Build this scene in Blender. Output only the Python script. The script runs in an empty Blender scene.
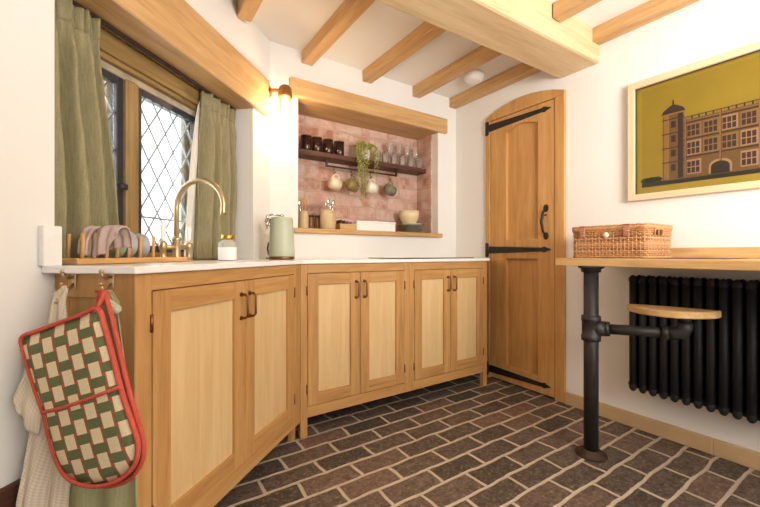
import bpy, bmesh, math, random
from mathutils import Matrix, Vector, noise
random.seed(7)
scene = bpy.context.scene
COL = scene.collection
PI = math.pi
F_PX, CX, CY, H = 373.0, 380.0, 253.5, 0.98

# ------------------------------------------------------------------ frames
class Fr:
    """local x along a wall, local y into the wall (away from the room), z up"""
    def __init__(s, ox, oy, ux, uy):
        n = math.hypot(ux, uy)
        s.o = Vector((ox, oy)); s.u = Vector((ux/n, uy/n)); s.v = Vector((-uy/n, ux/n))
        s.ang = math.atan2(uy, ux)
    def P(s, x, y, z=0.0):
        p = s.o + s.u*x + s.v*y
        return Vector((p.x, p.y, z))
    def ax(s, px, y=0.0):
        m = (px-CX)/F_PX; b = s.o + s.v*y
        return (m*b.y - b.x)/(s.u.x - m*s.u.y)
    def dep(s, px, x):
        m = (px-CX)/F_PX; b = s.o + s.u*x
        return (m*b.y - b.x)/(s.v.x - m*s.v.y)
    def z(s, x, y, py):
        p = s.o + s.u*x + s.v*y
        return H + (CY-py)/F_PX*p.y
    def at(s, px, py, y=0.0):
        x = s.ax(px, y); return x, s.z(x, y, py)

L = Fr(-0.954, 1.0, .1867, .9824)        # window wall
B = Fr(-0.6956, 2.360, .8314, .5557)     # niche wall
R = Fr(0.666, 3.27, .5566, -.8308)       # door / painting wall
K = Fr(-0.659, 1.0035, .2425, .970)      # sink cabinet front
G = Fr(-0.420, 1.960, .8314, .5557)      # long cabinet front
E = Fr(-0.659, 1.0035, .9848, -.1747)    # sink cabinet end panel
SR = 1.638                               # length of the niche wall
CEIL = 2.325
WT = .945                                # worktop top

# ------------------------------------------------------------------ mesh building
class MB:
    def __init__(s): s.bm = bmesh.new()
    def _new(s, geom, bevel=0, seg=1):
        pass
    def box(s, x0, x1, y0, y1, z0, z1, bevel=0.0, seg=1, mi=0):
        m = Matrix.Translation(((x0+x1)/2, (y0+y1)/2, (z0+z1)/2)) @ Matrix.Diagonal((abs(x1-x0), abs(y1-y0), abs(z1-z0), 1))
        r = bmesh.ops.create_cube(s.bm, size=1, matrix=m)
        vs = r['verts']
        fs = set(f for v in vs for f in v.link_faces)
        for f in fs: f.material_index = mi
        if bevel > 0:
            es = list(set(e for v in vs for e in v.link_edges))
            bmesh.ops.bevel(s.bm, geom=es, offset=bevel, segments=seg, profile=.5, affect='EDGES')
        return s
    def ring(s, c, ax1, ax2, r1, r2, n, ph=0):
        return [s.bm.verts.new(c + ax1*(r1*math.cos(2*PI*i/n+ph)) + ax2*(r2*math.sin(2*PI*i/n+ph))) for i in range(n)]
    def bridge(s, a, b, smooth=True, mi=0):
        n = len(a)
        for i in range(n):
            f = s.bm.faces.new((a[i], a[(i+1) % n], b[(i+1) % n], b[i])); f.smooth = smooth; f.material_index = mi
    def cap(s, a, flip=False, mi=0):
        f = s.bm.faces.new(list(reversed(a)) if flip else a); f.material_index = mi; return f
    def tube(s, pts, r, n=8, closed=False, caps=True, mi=0, flat=1.0):
        pts = [Vector(p) for p in pts]; N = len(pts)
        rr = r if isinstance(r, (list, tuple)) else [r]*N
        rings = []; prev = None
        for i, p in enumerate(pts):
            if closed: t = pts[(i+1) % N]-pts[i-1]
            else: t = pts[min(i+1, N-1)]-pts[max(i-1, 0)]
            if t.length < 1e-9: t = Vector((0, 0, 1))
            t.normalize()
            if prev is None:
                a = Vector((0, 0, 1)) if abs(t.z) < .9 else Vector((1, 0, 0))
                a = (a - t*a.dot(t)).normalized()
            else:
                a = prev - t*prev.dot(t)
                if a.length < 1e-6: a = t.orthogonal()
                a.normalize()
            prev = a; b = t.cross(a)
            rings.append(s.ring(p, a, b, rr[i]*flat, rr[i], n))
        for i in range(N-1): s.bridge(rings[i], rings[i+1], mi=mi)
        if closed: s.bridge(rings[-1], rings[0], mi=mi)
        elif caps:
            s.cap(rings[0], True, mi); s.cap(rings[-1], False, mi)
        return s
    def cyl(s, p0, p1, r, r2=None, n=16, mi=0):
        return s.tube([p0, p1], [r, r if r2 is None else r2], n, mi=mi)
    def lathe(s, prof, n=24, c=(0, 0, 0), M=None, mi=0, smooth=True):
        """prof: list of (r, z)"""
        c = Vector(c); rings = []; M = M or Matrix.Identity(3)
        for r, z in prof:
            if r < 1e-6: rings.append([s.bm.verts.new(c + M @ Vector((0, 0, z)))])
            else: rings.append([s.bm.verts.new(c + M @ Vector((r*math.cos(2*PI*i/n), r*math.sin(2*PI*i/n), z))) for i in range(n)])
        for a, b in zip(rings, rings[1:]):
            for i in range(n):
                j = (i+1) % n
                if len(a) == 1 and len(b) == 1: continue
                if len(a) == 1: f = s.bm.faces.new((a[0], b[j], b[i]))
                elif len(b) == 1: f = s.bm.faces.new((a[i], a[j], b[0]))
                else: f = s.bm.faces.new((a[i], a[j], b[j], b[i]))
                f.smooth = smooth; f.material_index = mi
        return s
    def prism(s, poly, lo, hi, axis='z', bevel=0.0, mi=0):
        """poly in 2D, extruded along axis; axis 'y': poly=(x,z); axis 'x': poly=(y,z)"""
        def P(p, h):
            if axis == 'z': return Vector((p[0], p[1], h))
            if axis == 'y': return Vector((p[0], h, p[1]))
            return Vector((h, p[0], p[1]))
        a = [s.bm.verts.new(P(p, lo)) for p in poly]; b = [s.bm.verts.new(P(p, hi)) for p in poly]
        n = len(poly); fs = []
        for i in range(n): fs.append(s.bm.faces.new((a[i], a[(i+1) % n], b[(i+1) % n], b[i])))
        fs.append(s.bm.faces.new(list(reversed(a)))); fs.append(s.bm.faces.new(b))
        for f in fs: f.material_index = mi
        bmesh.ops.recalc_face_normals(s.bm, faces=fs)
        if bevel > 0:
            es = list(set(e for v in a+b for e in v.link_edges))
            bmesh.ops.bevel(s.bm, geom=es, offset=bevel, segments=1, profile=.5, affect='EDGES')
        return s
    def ell(s, c, rx, ry, rz, n=8, m=6, M=None, mi=0):
        c = Vector(c); M = M or Matrix.Identity(3)
        r = bmesh.ops.create_uvsphere(s.bm, u_segments=n, v_segments=m, radius=1)
        for v in r['verts']: v.co = c + M @ Vector((v.co.x*rx, v.co.y*ry, v.co.z*rz))
        for v in r['verts']:
            for f in v.link_faces: f.smooth = True; f.material_index = mi
        return s
    def grid(s, fn, nu, nv, smooth=True, mi=0):
        V = [[s.bm.verts.new(fn(i/nu, j/nv)) for j in range(nv+1)] for i in range(nu+1)]
        for i in range(nu):
            for j in range(nv):
                f = s.bm.faces.new((V[i][j], V[i+1][j], V[i+1][j+1], V[i][j+1])); f.smooth = smooth; f.material_index = mi
        return s

def obj(name, mb, mats, parent=None, loc=(0, 0, 0), rotz=0.0, solid=None, autos=False, norm=True):
    bm = mb.bm
    if norm: bmesh.ops.recalc_face_normals(bm, faces=bm.faces[:])
    me = bpy.data.meshes.new(name); bm.to_mesh(me); bm.free()
    for m in (mats if isinstance(mats, (list, tuple)) else [mats]): me.materials.append(m)
    o = bpy.data.objects.new(name, me); COL.objects.link(o)
    if parent: o.parent = parent
    else: o.location = loc; o.rotation_euler = (0, 0, rotz)
    if solid:
        md = o.modifiers.new('solid', 'SOLIDIFY'); md.thickness = solid; md.offset = 0
    return o
def fobj(name, mb, mats, fr, **k): return obj(name, mb, mats, loc=fr.P(0, 0, 0), rotz=fr.ang, **k)
def tag(o, label, cat, group=None):
    o['label'] = label; o['category'] = cat
    if group: o['group'] = group
    return o
def struct(o): o['kind'] = 'structure'; return o
def thing(name, label, cat, loc=(0, 0, 0), rotz=0.0, group=None):
    o = bpy.data.objects.new(name, None); COL.objects.link(o)
    o.empty_display_size = .05; o.location = loc; o.rotation_euler = (0, 0, rotz)
    return tag(o, label, cat, group)
def fthing(name, label, cat, fr, x=0, y=0, z=0, group=None, turn=0):
    return thing(name, label, cat, fr.P(x, y, z), fr.ang+turn, group)
def dup(root, loc, rotz, label=None, group=None):
    r = root.copy(); COL.objects.link(r); r.location = loc; r.rotation_euler = (0, 0, rotz)
    if label: r['label'] = label
    if group: r['group'] = group
    for ch in list(root.children):
        c = ch.copy(); COL.objects.link(c); c.parent = r
        for g in list(ch.children):
            d = g.copy(); COL.objects.link(d); d.parent = c
    return r

# ------------------------------------------------------------------ materials
def lin(c):
    c = c.lstrip('#'); v = [int(c[i:i+2], 16)/255 for i in (0, 2, 4)]
    return tuple(x/12.92 if x <= .04045 else ((x+.055)/1.055)**2.4 for x in v)+(1,)
class NT:
    def __init__(s, name):
        s.m = bpy.data.materials.new(name); s.m.use_nodes = True
        s.t = s.m.node_tree; s.b = s.t.nodes['Principled BSDF']; s.out = s.t.nodes['Material Output']
    def n(s, typ, **k):
        x = s.t.nodes.new(typ)
        for a, v in k.items():
            if a.startswith('i_'): x.inputs[int(a[2:])].default_value = v
            else: setattr(x, a, v)
        return x
    def l(s, a, b): s.t.links.new(a, b)
    def co(s, scale=(1, 1, 1), rot=(0, 0, 0), loc=(0, 0, 0)):
        c = s.n('ShaderNodeTexCoord'); m = s.n('ShaderNodeMapping')
        m.inputs['Scale'].default_value = scale; m.inputs['Rotation'].default_value = rot; m.inputs['Location'].default_value = loc
        s.l(c.outputs['Object'], m.inputs[0]); return m.outputs[0]
    def noise(s, co, scale=5, detail=4, rough=.55, dist=0):
        x = s.n('ShaderNodeTexNoise'); s.l(co, x.inputs['Vector'])
        x.inputs['Scale'].default_value = scale; x.inputs['Detail'].default_value = detail
        x.inputs['Roughness'].default_value = rough; x.inputs['Distortion'].default_value = dist
        return x.outputs['Fac']
    def ramp(s, fac, stops):
        x = s.n('ShaderNodeValToRGB'); e = x.color_ramp.elements
        while len(e) < len(stops): e.new(.5)
        for q, (p, c) in zip(e, stops): q.position = p; q.color = lin(c) if isinstance(c, str) else c
        s.l(fac, x.inputs[0]); return x.outputs[0]
    def mix(s, fac, a, b, mode='MIX'):
        x = s.n('ShaderNodeMix', data_type='RGBA', blend_type=mode)
        for v, i in ((fac, 0), (a, 6), (b, 7)):
            if isinstance(v, (int, float, tuple)): x.inputs[i].default_value = v
            else: s.l(v, x.inputs[i])
        return x.outputs[2]
    def math(s, op, a, b=0.0, c=0.0):
        x = s.n('ShaderNodeMath', operation=op)
        for i, v in enumerate((a, b, c)):
            if isinstance(v, (int, float)): x.inputs[i].default_value = v
            else: s.l(v, x.inputs[i])
        return x.outputs[0]
    def bump(s, h, strength=.2, dist=.01):
        x = s.n('ShaderNodeBump'); x.inputs['Strength'].default_value = strength; x.inputs['Distance'].default_value = dist
        s.l(h, x.inputs['Height']); s.l(x.outputs[0], s.b.inputs['Normal'])
    def base(s, c, rough=.5, metal=0, spec=None):
        if isinstance(c, tuple): s.b.inputs['Base Color'].default_value = c
        elif isinstance(c, str): s.b.inputs['Base Color'].default_value = lin(c)
        else: s.l(c, s.b.inputs['Base Color'])
        s.b.inputs['Roughness'].default_value = rough; s.b.inputs['Metallic'].default_value = metal
        if spec is not None: s.b.inputs['Specular IOR Level'].default_value = spec
        return s.m

def plain(name, c, rough=.5, metal=0, var=.06, scale=30, bump=0.0, spec=None):
    t = NT(name); co = t.co()
    n = t.noise(co, scale, 3)
    v = t.ramp(n, [(.3, (1-var, 1-var, 1-var, 1)), (.7, (1+var*.3, 1+var*.3, 1+var*.3, 1))])
    c2 = t.mix(1.0, lin(c), v, 'MULTIPLY')
    if bump: t.bump(n, bump, .004)
    return t.base(c2, rough, metal, spec)
_oak = {}
OAK = {'cab': ('#a37544', '#be9159', '#cca36c'), 'panel': ('#ceae7a', '#d9bb89', '#e0c597'),
       'door': ('#b07f47', '#c49459', '#d2a76d'), 'beam': ('#ad8453', '#c9a26f', '#d7b384'),
       'main': ('#bea37b', '#d3bb94', '#dfcaa8'), 'dark': ('#3c2419', '#57362a', '#6d4737'),
       'bar': ('#a98252', '#c6a06b', '#d9b986'), 'win': ('#6f5a38', '#93784a', '#a88d5e'),
       'bamboo': ('#c0905a', '#d3a56a', '#ddb47c'), 'frame': ('#cdb08a', '#dcc3a0', '#e5d0b0')}
def oak(kind, axis):
    k = (kind, axis)
    if k in _oak: return _oak[k]
    t = NT('oak_%s_%s' % k); c = OAK[kind]
    sc = [1, 1, 1]; sc['xyz'.index(axis)] = .07
    co = t.co(tuple(sc))
    n1 = t.noise(co, 26, 6, .6, .8); n2 = t.noise(co, 140, 3, .6)
    n3 = t.noise(t.co(), 2.3, 2)
    f = t.math('ADD', t.math('MULTIPLY', n1, .75), t.math('MULTIPLY', n2, .25))
    col = t.ramp(f, [(.30, c[0]), (.5, c[1]), (.70, c[2])])
    col = t.mix(t.math('MULTIPLY', n3, .35), col, t.mix(1.0, col, lin('#f1d9b8'), 'MULTIPLY'))
    t.bump(f, .15, .002)
    _oak[k] = t.base(col, .5, 0, .35); return _oak[k]

def m_plaster(name, c):
    t = NT(name); co = t.co()
    n = t.noise(co, 3, 4); n2 = t.noise(co, 60, 4)
    col = t.mix(n, lin(c), t.mix(1.0, lin(c), (.965, .955, .94, 1), 'MULTIPLY'))
    t.bump(t.math('ADD', n2, t.math('MULTIPLY', n, 3)), .12, .006)
    return t.base(col, .85, 0, .2)
WALL = m_plaster('plaster', '#e9e6e1'); CEILM = m_plaster('ceiling_paint', '#efebe6')

def m_floor():
    t = NT('brick_paver_floor'); co = t.co()
    nz = t.n('ShaderNodeTexNoise'); t.l(co, nz.inputs['Vector']); nz.inputs['Scale'].default_value = 9; nz.inputs['Detail'].default_value = 3
    off = t.n('ShaderNodeVectorMath', operation='MULTIPLY_ADD'); t.l(nz.outputs['Color'], off.inputs[0])
    off.inputs[1].default_value = (.024, .024, 0); t.l(co, off.inputs[2])
    br = t.n('ShaderNodeTexBrick', offset=.5, squash=1.0); t.l(off.outputs[0], br.inputs['Vector'])
    br.inputs['Color1'].default_value = (0, 0, 0, 1); br.inputs['Color2'].default_value = (1, 1, 1, 1); br.inputs['Mortar'].default_value = (.5, .5, .5, 1)
    br.inputs['Scale'].default_value = 1; br.inputs['Mortar Size'].default_value = .0095; br.inputs['Mortar Smooth'].default_value = .35
    br.inputs['Bias'].default_value = 0; br.inputs['Brick Width'].default_value = .262; br.inputs['Row Height'].default_value = .1165
    rnd = br.outputs['Color']; fac = br.outputs['Fac']
    bc = t.ramp(rnd, [(.0, '#554b43'), (.3, '#675a4f'), (.55, '#746257'), (.8, '#7e685b'), (1, '#987868')])
    n1 = t.noise(co, 14, 6, .65); n2 = t.noise(co, 70, 5, .7)
    bc = t.mix(t.math('MULTIPLY', n1, .75), bc, t.mix(1.0, bc, lin('#8b8279'), 'MULTIPLY'))
    sp = t.ramp(n2, [(.50, (0, 0, 0, 1)), (.66, (.5, .5, .5, 1))])
    bc = t.mix(sp, bc, lin('#b3a393'))
    n3 = t.noise(co, 32, 5, .7)
    bc = t.mix(t.ramp(n3, [(.42, (0, 0, 0, 1)), (.62, (.6, .6, .6, 1))]), bc, t.mix(1.0, bc, lin('#7d756d'), 'MULTIPLY'))
    mc = t.mix(n1, lin('#b3a28b'), lin('#cdbea8'))
    edge = t.math('ADD', fac, t.math('MULTIPLY', t.math('SUBTRACT', n2, .5), .35))
    edge = t.ramp(edge, [(.25, (0, 0, 0, 1)), (.6, (1, 1, 1, 1))])
    col = t.mix(edge, bc, mc)
    h = t.math('ADD', t.math('SUBTRACT', 1.0, fac), t.math('MULTIPLY', n1, .45))
    t.bump(h, .8, .010)
    rg = t.ramp(n1, [(.3, (.36, .36, .36, 1)), (.7, (.62, .62, .62, 1))]); t.l(rg, t.b.inputs['Roughness'])
    m = t.base(col, .5, 0, .4); t.l(rg, t.b.inputs['Roughness']); return m
def m_brick():
    t = NT('old_wall_brick'); c = t.n('ShaderNodeTexCoord')
    # choose (x or y, z) so both the back and the sides of the recess show courses
    sp = t.n('ShaderNodeSeparateXYZ'); t.l(c.outputs['Object'], sp.inputs[0])
    cb = t.n('ShaderNodeCombineXYZ'); t.l(t.math('ADD', sp.outputs[0], sp.outputs[1]), cb.inputs[0]); t.l(sp.outputs[2], cb.inputs[1])
    co = cb.outputs[0]
    nz = t.n('ShaderNodeTexNoise'); t.l(c.outputs['Object'], nz.inputs['Vector']); nz.inputs['Scale'].default_value = 11; nz.inputs['Detail'].default_value = 3
    off = t.n('ShaderNodeVectorMath', operation='MULTIPLY_ADD'); t.l(nz.outputs['Color'], off.inputs[0]); off.inputs[1].default_value = (.04, .04, 0); t.l(co, off.inputs[2])
    br = t.n('ShaderNodeTexBrick', offset=.5); t.l(off.outputs[0], br.inputs['Vector'])
    br.inputs['Color1'].default_value = (0, 0, 0, 1); br.inputs['Color2'].default_value = (1, 1, 1, 1)
    br.inputs['Scale'].default_value = 1; br.inputs['Mortar Size'].default_value = .008; br.inputs['Mortar Smooth'].default_value = .4
    br.inputs['Brick Width'].default_value = .25; br.inputs['Row Height'].default_value = .098
    n1 = t.noise(c.outputs['Object'], 10, 5, .65); n2 = t.noise(c.outputs['Object'], 60, 4, .7)
    bc = t.ramp(br.outputs['Color'], [(0, '#a0705b'), (.3, '#bd8f7c'), (.65, '#cdab9b'), (1, '#b17559')])
    bc = t.mix(t.ramp(n1, [(.4, (0, 0, 0, 1)), (.65, (.75, .75, .75, 1))]), bc, lin('#dcc3b6'))
    mc = t.mix(n2, lin('#b59781'), lin('#cdb09b'))
    col = t.mix(br.outputs['Fac'], bc, mc)
    t.bump(t.math('ADD', t.math('SUBTRACT', 1.0, br.outputs['Fac']), t.math('MULTIPLY', n2, .6)), .6, .008)
    return t.base(col, .85, 0, .2)
def m_linen(name, c1, c2, scale=260, bump=.25):
    t = NT(name); n = t.noise(t.co(), scale, 3, .7); n2 = t.noise(t.co((1, 1, .1)), scale*.6, 2)
    f = t.math('ADD', t.math('MULTIPLY', n, .5), t.math('MULTIPLY', n2, .5))
    t.bump(f, bump, .002); return t.base(t.ramp(f, [(.35, c1), (.65, c2)]), .9, 0, .15)
def m_glass(name, tint=(1, 1, 1, 1), refl=1.0, body=0.0, bodyc='#ffffff'):
    """thin glass: passes light straight on and mirrors by Fresnel"""
    t = NT(name); tr = t.n('ShaderNodeBsdfTransparent'); tr.inputs[0].default_value = tint
    gl = t.n('ShaderNodeBsdfGlossy'); gl.inputs['Roughness'].default_value = .04
    fr = t.n('ShaderNodeFresnel'); fr.inputs[0].default_value = 1.45
    mx = t.n('ShaderNodeMixShader'); t.l(t.math('MULTIPLY', fr.outputs[0], refl), mx.inputs[0]); t.l(tr.outputs[0], mx.inputs[1]); t.l(gl.outputs[0], mx.inputs[2])
    last = mx
    if body:
        df = t.n('ShaderNodeBsdfDiffuse'); df.inputs[0].default_value = lin(bodyc)
        m2 = t.n('ShaderNodeMixShader'); m2.inputs[0].default_value = body; t.l(mx.outputs[0], m2.inputs[1]); t.l(df.outputs[0], m2.inputs[2]); last = m2
    t.l(last.outputs[0], t.out.inputs[0]); return t.m
def m_emit(name, c, s):
    t = NT(name); t.b.inputs['Base Color'].default_value = lin(c)
    t.b.inputs['Emission Color'].default_value = lin(c); t.b.inputs['Emission Strength'].default_value = s; return t.m

FLOOR = m_floor(); BRICK = m_brick()
IRON = plain('black_iron', '#2c2725', .5, .3, .2, 40, .15); RADM = plain('radiator_black', '#232222', .6, 0, .1, 20, 0, .3)
PIPE = plain('steel_pipe', '#34302d', .5, .35, .25, 30, .12)
BRASS = plain('brass', '#c2aa84', .34, .85, .08, 40); COPPER = plain('bronze', '#8a5a3c', .35, .85, .12, 60)
GOLD = plain('gold_cap', '#c79a45', .25, .9); CHROME = plain('chrome', '#d0ccc6', .15, 1.0, .05)
STONEW = plain('white_worktop_stone', '#eeebe6', .25, 0, .03, 90, 0, .5)
CASE = plain('dark_casement_metal', '#34343a', .45, .2, .12, 40); LEAD = plain('window_lead', '#939596', .5, .1)
STONE = plain('pale_limestone', '#b5a78d', .9, 0, .3, 12, .5); SKIRT = plain('stone_skirting', '#c4a67c', .8, 0, .14, 7, .2)
DARKW = oak('dark', 'x')
CURT = m_linen('olive_linen', '#857d5e', '#a29874'); LINING = m_linen('curtain_lining', '#ddd8cb', '#ebe7dc')
SAGE = plain('sage_enamel', '#bac0a6', .4, 0, .03); BLACKP = plain('black_plastic', '#161616', .4)
WHITEP = plain('white_paint', '#f1efea', .4, 0, .02); PORC = plain('porcelain', '#f4f2ee', .15, 0, .02)
PANE = m_glass('window_glass', (.96, .98, .98, 1), .6); CLEAR = m_glass('clear_glass', (.985, .985, .98, 1), 0.45, .09, '#fff6ee')
DGLASS = plain('black_glass', '#43302a', .18, .6, .1, 20, 0, .7); HOBM = plain('hob_glass', '#0c0c0d', .08)
CREAM = plain('cream_glaze', '#e0cfb0', .35, 0, .07, 14); OLIVEG = plain('olive_glaze', '#8c7a48', .3, 0, .2, 14)
STONEG = plain('grey_green_glaze', '#7f7c66', .35, 0, .15, 16); WHITEG = plain('white_glaze', '#ece0cf', .3, 0, .06, 14)
BOWLM = plain('cream_bowl', '#dfcda3', .35, 0, .05, 12); PLATEM = plain('grey_plate', '#8d8a78', .35, 0, .12, 14)
JARM = plain('stoneware_jar', '#cdb48a', .5, 0, .12, 16); BROWNJ = plain('brown_jar', '#7a5238', .35, 0, .12, 16)

# ------------------------------------------------------------------ setting
mb = MB(); mb.box(-3.2, 3.4, -4.6, 1.6, -.1, 0)
floor = struct(fobj('floor', mb, FLOOR, B))
mb = MB(); mb.box(-3.2, 3.4, -4.6, 1.6, CEIL, CEIL+.1)
struct(fobj('ceiling', mb, CEILM, B))

# window wall
AL = L.ax(54.5); AR = L.ax(253.0); SOF = 1.82; LT = 2.05; RD = .26
AC = L.ax(269.8)
mb = MB()
mb.box(-2.7, AL, 0, .34, 0, CEIL); mb.box(AR, AC+.02, 0, .34, 0, CEIL)
mb.box(AL, AR, 0, .34, 0, WT-.02); mb.box(AL, AR, 0, .34, LT, CEIL); mb.box(AL, AR, .15, .34, SOF, LT)
struct(fobj('wall_left', mb, WALL, L))
# niche wall
NL = B.ax(298); NR = B.ax(438.0); NB, NT_ = 1.115, 2.0045; ND = .27
mb = MB()
mb.box(-.25, NL, 0, .4, 0, CEIL); mb.box(NR, SR+.2, 0, .4, 0, CEIL)
mb.box(NL, NR, 0, .4, 0, NB); mb.box(NL, NR, 0, .4, NT_, CEIL); mb.box(NL, NR, ND+.01, .4, NB, NT_)
struct(fobj('wall_back', mb, WALL, B))
mb = MB()
mb.box(NL+.001, NR-.001, ND-.004, ND+.01, NB, NT_); mb.box(NR-.012, NR+.0, .075, ND, NB, NT_); mb.box(NL, NL+.012, .075, ND, NB, NT_)
o = struct(fobj('wall_niche', mb, BRICK, B))
# door / painting wall
DL, DR = R.ax(487), R.ax(566)
mb = MB(); mb.box(-.3, DL, 0, .3, 0, CEIL); mb.box(DR, 5.9, 0, .3, 0, CEIL); mb.box(DL, DR, .08, .3, 0, CEIL)
arch = [(DL, 2.035)]
for i in range(0, 9):
    q = i/8; arch.append((DL+(DR-DL)*q, 2.037+.085*math.sin(PI*(.04+.92*q))**.8 - .0*q))
arch.append((DR, 2.035))
mb.prism([(DL, CEIL)]+arch+[(DR, CEIL)], 0, .08, 'y')
struct(fobj('wall_right', mb, WALL, R))
# rear wall behind the camera; its unseen opening is added to let light in
mb = MB(); YR = -1.55
mb.box(-2.2, 1.2, YR-.2, YR, 0, CEIL); mb.box(2.6, 5.0, YR-.2, YR, 0, CEIL); mb.box(1.2, 2.6, YR-.2, YR, 0, .9); mb.box(1.2, 2.6, YR-.2, YR, 2.1, CEIL)
struct(obj('wall_rear', mb, WALL))
# skirtings
mb = MB(); 
for i_ in range(9):
    a_ = max(DR+.002, .62+.56*i_); mb.box(a_+.0015, 1.18+.56*i_-.0015, -.022, 0, 0, .078, .003)
mb.box(DR+.002, 5.7, -.019, 0, 0, .076)
for a in (1.95, 2.55): pass
struct(fobj('baseboard_right', mb, SKIRT, R))
mb = MB(); mb.box(-2.6, L.ax(46)-.05, -.02, 0, 0, .385, .004)
struct(fobj('baseboard_left', mb, DARKW, L))

# window
W0, W1 = L.ax(98, .2)-.30, L.ax(200, .2)
WD = .19
wm0, wm1 = L.ax(121, WD), L.ax(134, WD)
wr1 = L.ax(198, WD); wl0 = wm0-(wr1-wm1)
zc1 = 1.688; zc0 = .985
win = bpy.data.objects.new('window_1', None); COL.objects.link(win); win.location = L.P(0, 0, 0); win.rotation_euler = (0, 0, L.ang); struct(win)
mb = MB(); dO = .24
mb.box(AL, AR, WD-.01, dO+.03, zc1, zc1+.05, .004); obj('frame_head', mb, STONE, win)
mb = MB(); mb.box(AL, AR, WD-.045, WD+.03, zc1+.05, SOF-.0005, .004); mb.box(AL, AR, WD-.035, WD+.0, zc1+.028, zc1+.05, .004); obj('head_board', mb, oak('win', 'x'), win)
mb = MB(); mb.box(wm0, wm1, WD-.03, dO, WT, zc1, .008); obj('mullion', mb, oak('win', 'z'), win)
mb = MB(); mb.box(wr1, AR, WD-.02, dO, WT, zc1, .004); obj('jamb', mb, oak('win', 'z'), win)
mb = MB(); mb.box(AL, wl0, WD-.02, dO, WT, zc1, .004); obj('jamb', mb, oak('win', 'z'), win)
mb = MB(); mb.box(AL, AR, WD-.02, dO, WT-.02, zc0, .004); obj('sill', mb, oak('win', 'x'), win)
for c0, c1 in ((wl0, wm0), (wm1, wr1)):
    w = .03; mb = MB()
    mb.box(c0, c0+w, WD-.012, WD+.02, zc0, zc1, .003); mb.box(c1-w, c1, WD-.012, WD+.02, zc0, zc1, .003)
    mb.box(c0+w, c1-w, WD-.012, WD+.02, zc1-w, zc1, .003); mb.box(c0+w, c1-w, WD-.012, WD+.02, zc0, zc0+w, .003)
    cas = obj('casement', mb, CASE, win)
    mb = MB(); mb.box(c0+w, c1-w, WD+.003, WD+.006, zc0+w, zc1-w); obj('pane', mb, PANE, cas)
    # diamond lead came, clipped to the pane
    mb = MB(); x0, x1, z0, z1 = c0+w, c1-w, zc0+w, zc1-w; pw, ph = .098, .150
    k = -20
    for sg in (1, -1):
        for k in range(-14, 15):
            # line z = zc + sg*(ph/pw)*(x-x0) + k*ph
            s_ = sg*ph/pw; b = z0 + k*ph - s_*x0
            pts = []
            xa, xb = x0, x1
            za, zb = s_*xa+b, s_*xb+b
            if za > zb: xa, xb, za, zb = xb, xa, zb, za
            if zb <= z0 or za >= z1: continue
            if za < z0: xa += (z0-za)/s_; za = z0
            if zb > z1: xb += (z1-zb)/s_; zb = z1
            if abs(zb-za) < .004: continue
            mb.tube([(xa, WD+.001, za), (xb, WD+.001, zb)], .0034, 6)
    mb.box(x0, x1, WD-.003, WD+.001, z0+.12, z0+.128)
    obj('lead_lattice', mb, LEAD, cas)
# window catch
hx, hz = L.at(122, 187, WD-.03)
mb = MB(); mb.cyl((hx-.012, WD-.015, hz), (hx-.012, WD-.045, hz), .014, .016, 12); mb.box(hx-.02, hx+.012, WD-.05, WD-.03, hz-.012, hz+.012, .004); obj('window_catch', mb, IRON, win)
# outer stone reveal and mullion
mb = MB()
mb.box(wm0-.005, wm1+.005, dO+.001, dO+.08, WT-.1, zc1+.05, .01); mb.box(wr1-.012, AR+.3, dO+.031, max(dO+.05, L.dep(181, wr1-.012)), WT-.3, zc1+.3, .01)
mb.box(AL-.3, wl0+.012, dO+.031, dO+.14, WT-.3, zc1+.3, .01)
struct(fobj('window_surround', mb, STONE, L))

# oak lintels, ceiling beam and joists
mb = MB(); mb.box(AL+.003, L.ax(265.5), -.028, .148, SOF, LT-.003, .006)
o = struct(fobj('window_lintel', mb, oak('beam', 'x'), L)); o['label'] = 'long oak lintel over the leaded window'
mb = MB(); mb.box(B.ax(290.5, -.03), B.ax(448, -.03), -.03, ND-.005, 2.002, 2.125, .006)
o = struct(fobj('niche_lintel', mb, oak('beam', 'x'), B)); o['label'] = 'oak lintel over the brick niche'
def dirline(px0, py0, px1, py1, z):
    d = (z-H)*F_PX; a = d/(CY-py0); b = d/(CY-py1)
    return Vector(((px0-CX)/F_PX*a, a)), Vector(((px1-CX)/F_PX*b, b))
pa, pb = dirline(373, 1, 561, 80.5, 2.14)
BM = Fr(pb.x, pb.y, pb.x-pa.x, pb.y-pa.y)
mb = MB(); mb.box(-2.62, .10, -.262, 0, 2.14, CEIL+.02, .016, 2)
o = struct(fobj('ceiling_beam', mb, oak('main', 'x'), BM)); o['label'] = 'thick pale oak beam across the ceiling'
jl = ['oak ceiling joist meeting the window wall', 'oak ceiling joist above the left end of the niche', 'oak ceiling joist above the middle of the niche',
      'oak ceiling joist left of the smoke alarm', 'oak ceiling joist along the door wall']
for i, s in enumerate((-.222, .248, .719, 1.188, SR-.044)):
    d1 = -.26 if i == 0 else 0.0
    # joist runs from the wall to the beam and on towards the rear
    mb = MB(); y_b = -0.93 if i > 0 else -.93
    mb.box(s-.038, s+.038, -1.02, d1, 2.243, CEIL, .003)
    o = struct(fobj('ceiling_joist', mb, oak('beam', 'y'), B)); o['label'] = jl[i]
    mb = MB(); mb.box(s-.038, s+.038, -3.9, -1.2, 2.243, CEIL, .003)
    o = struct(fobj('ceiling_joist', mb, oak('beam', 'y'), B)); o['label'] = jl[i].replace('oak ceiling joist', 'oak ceiling joist on the near side of the thick beam, in line with the one')

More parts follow.
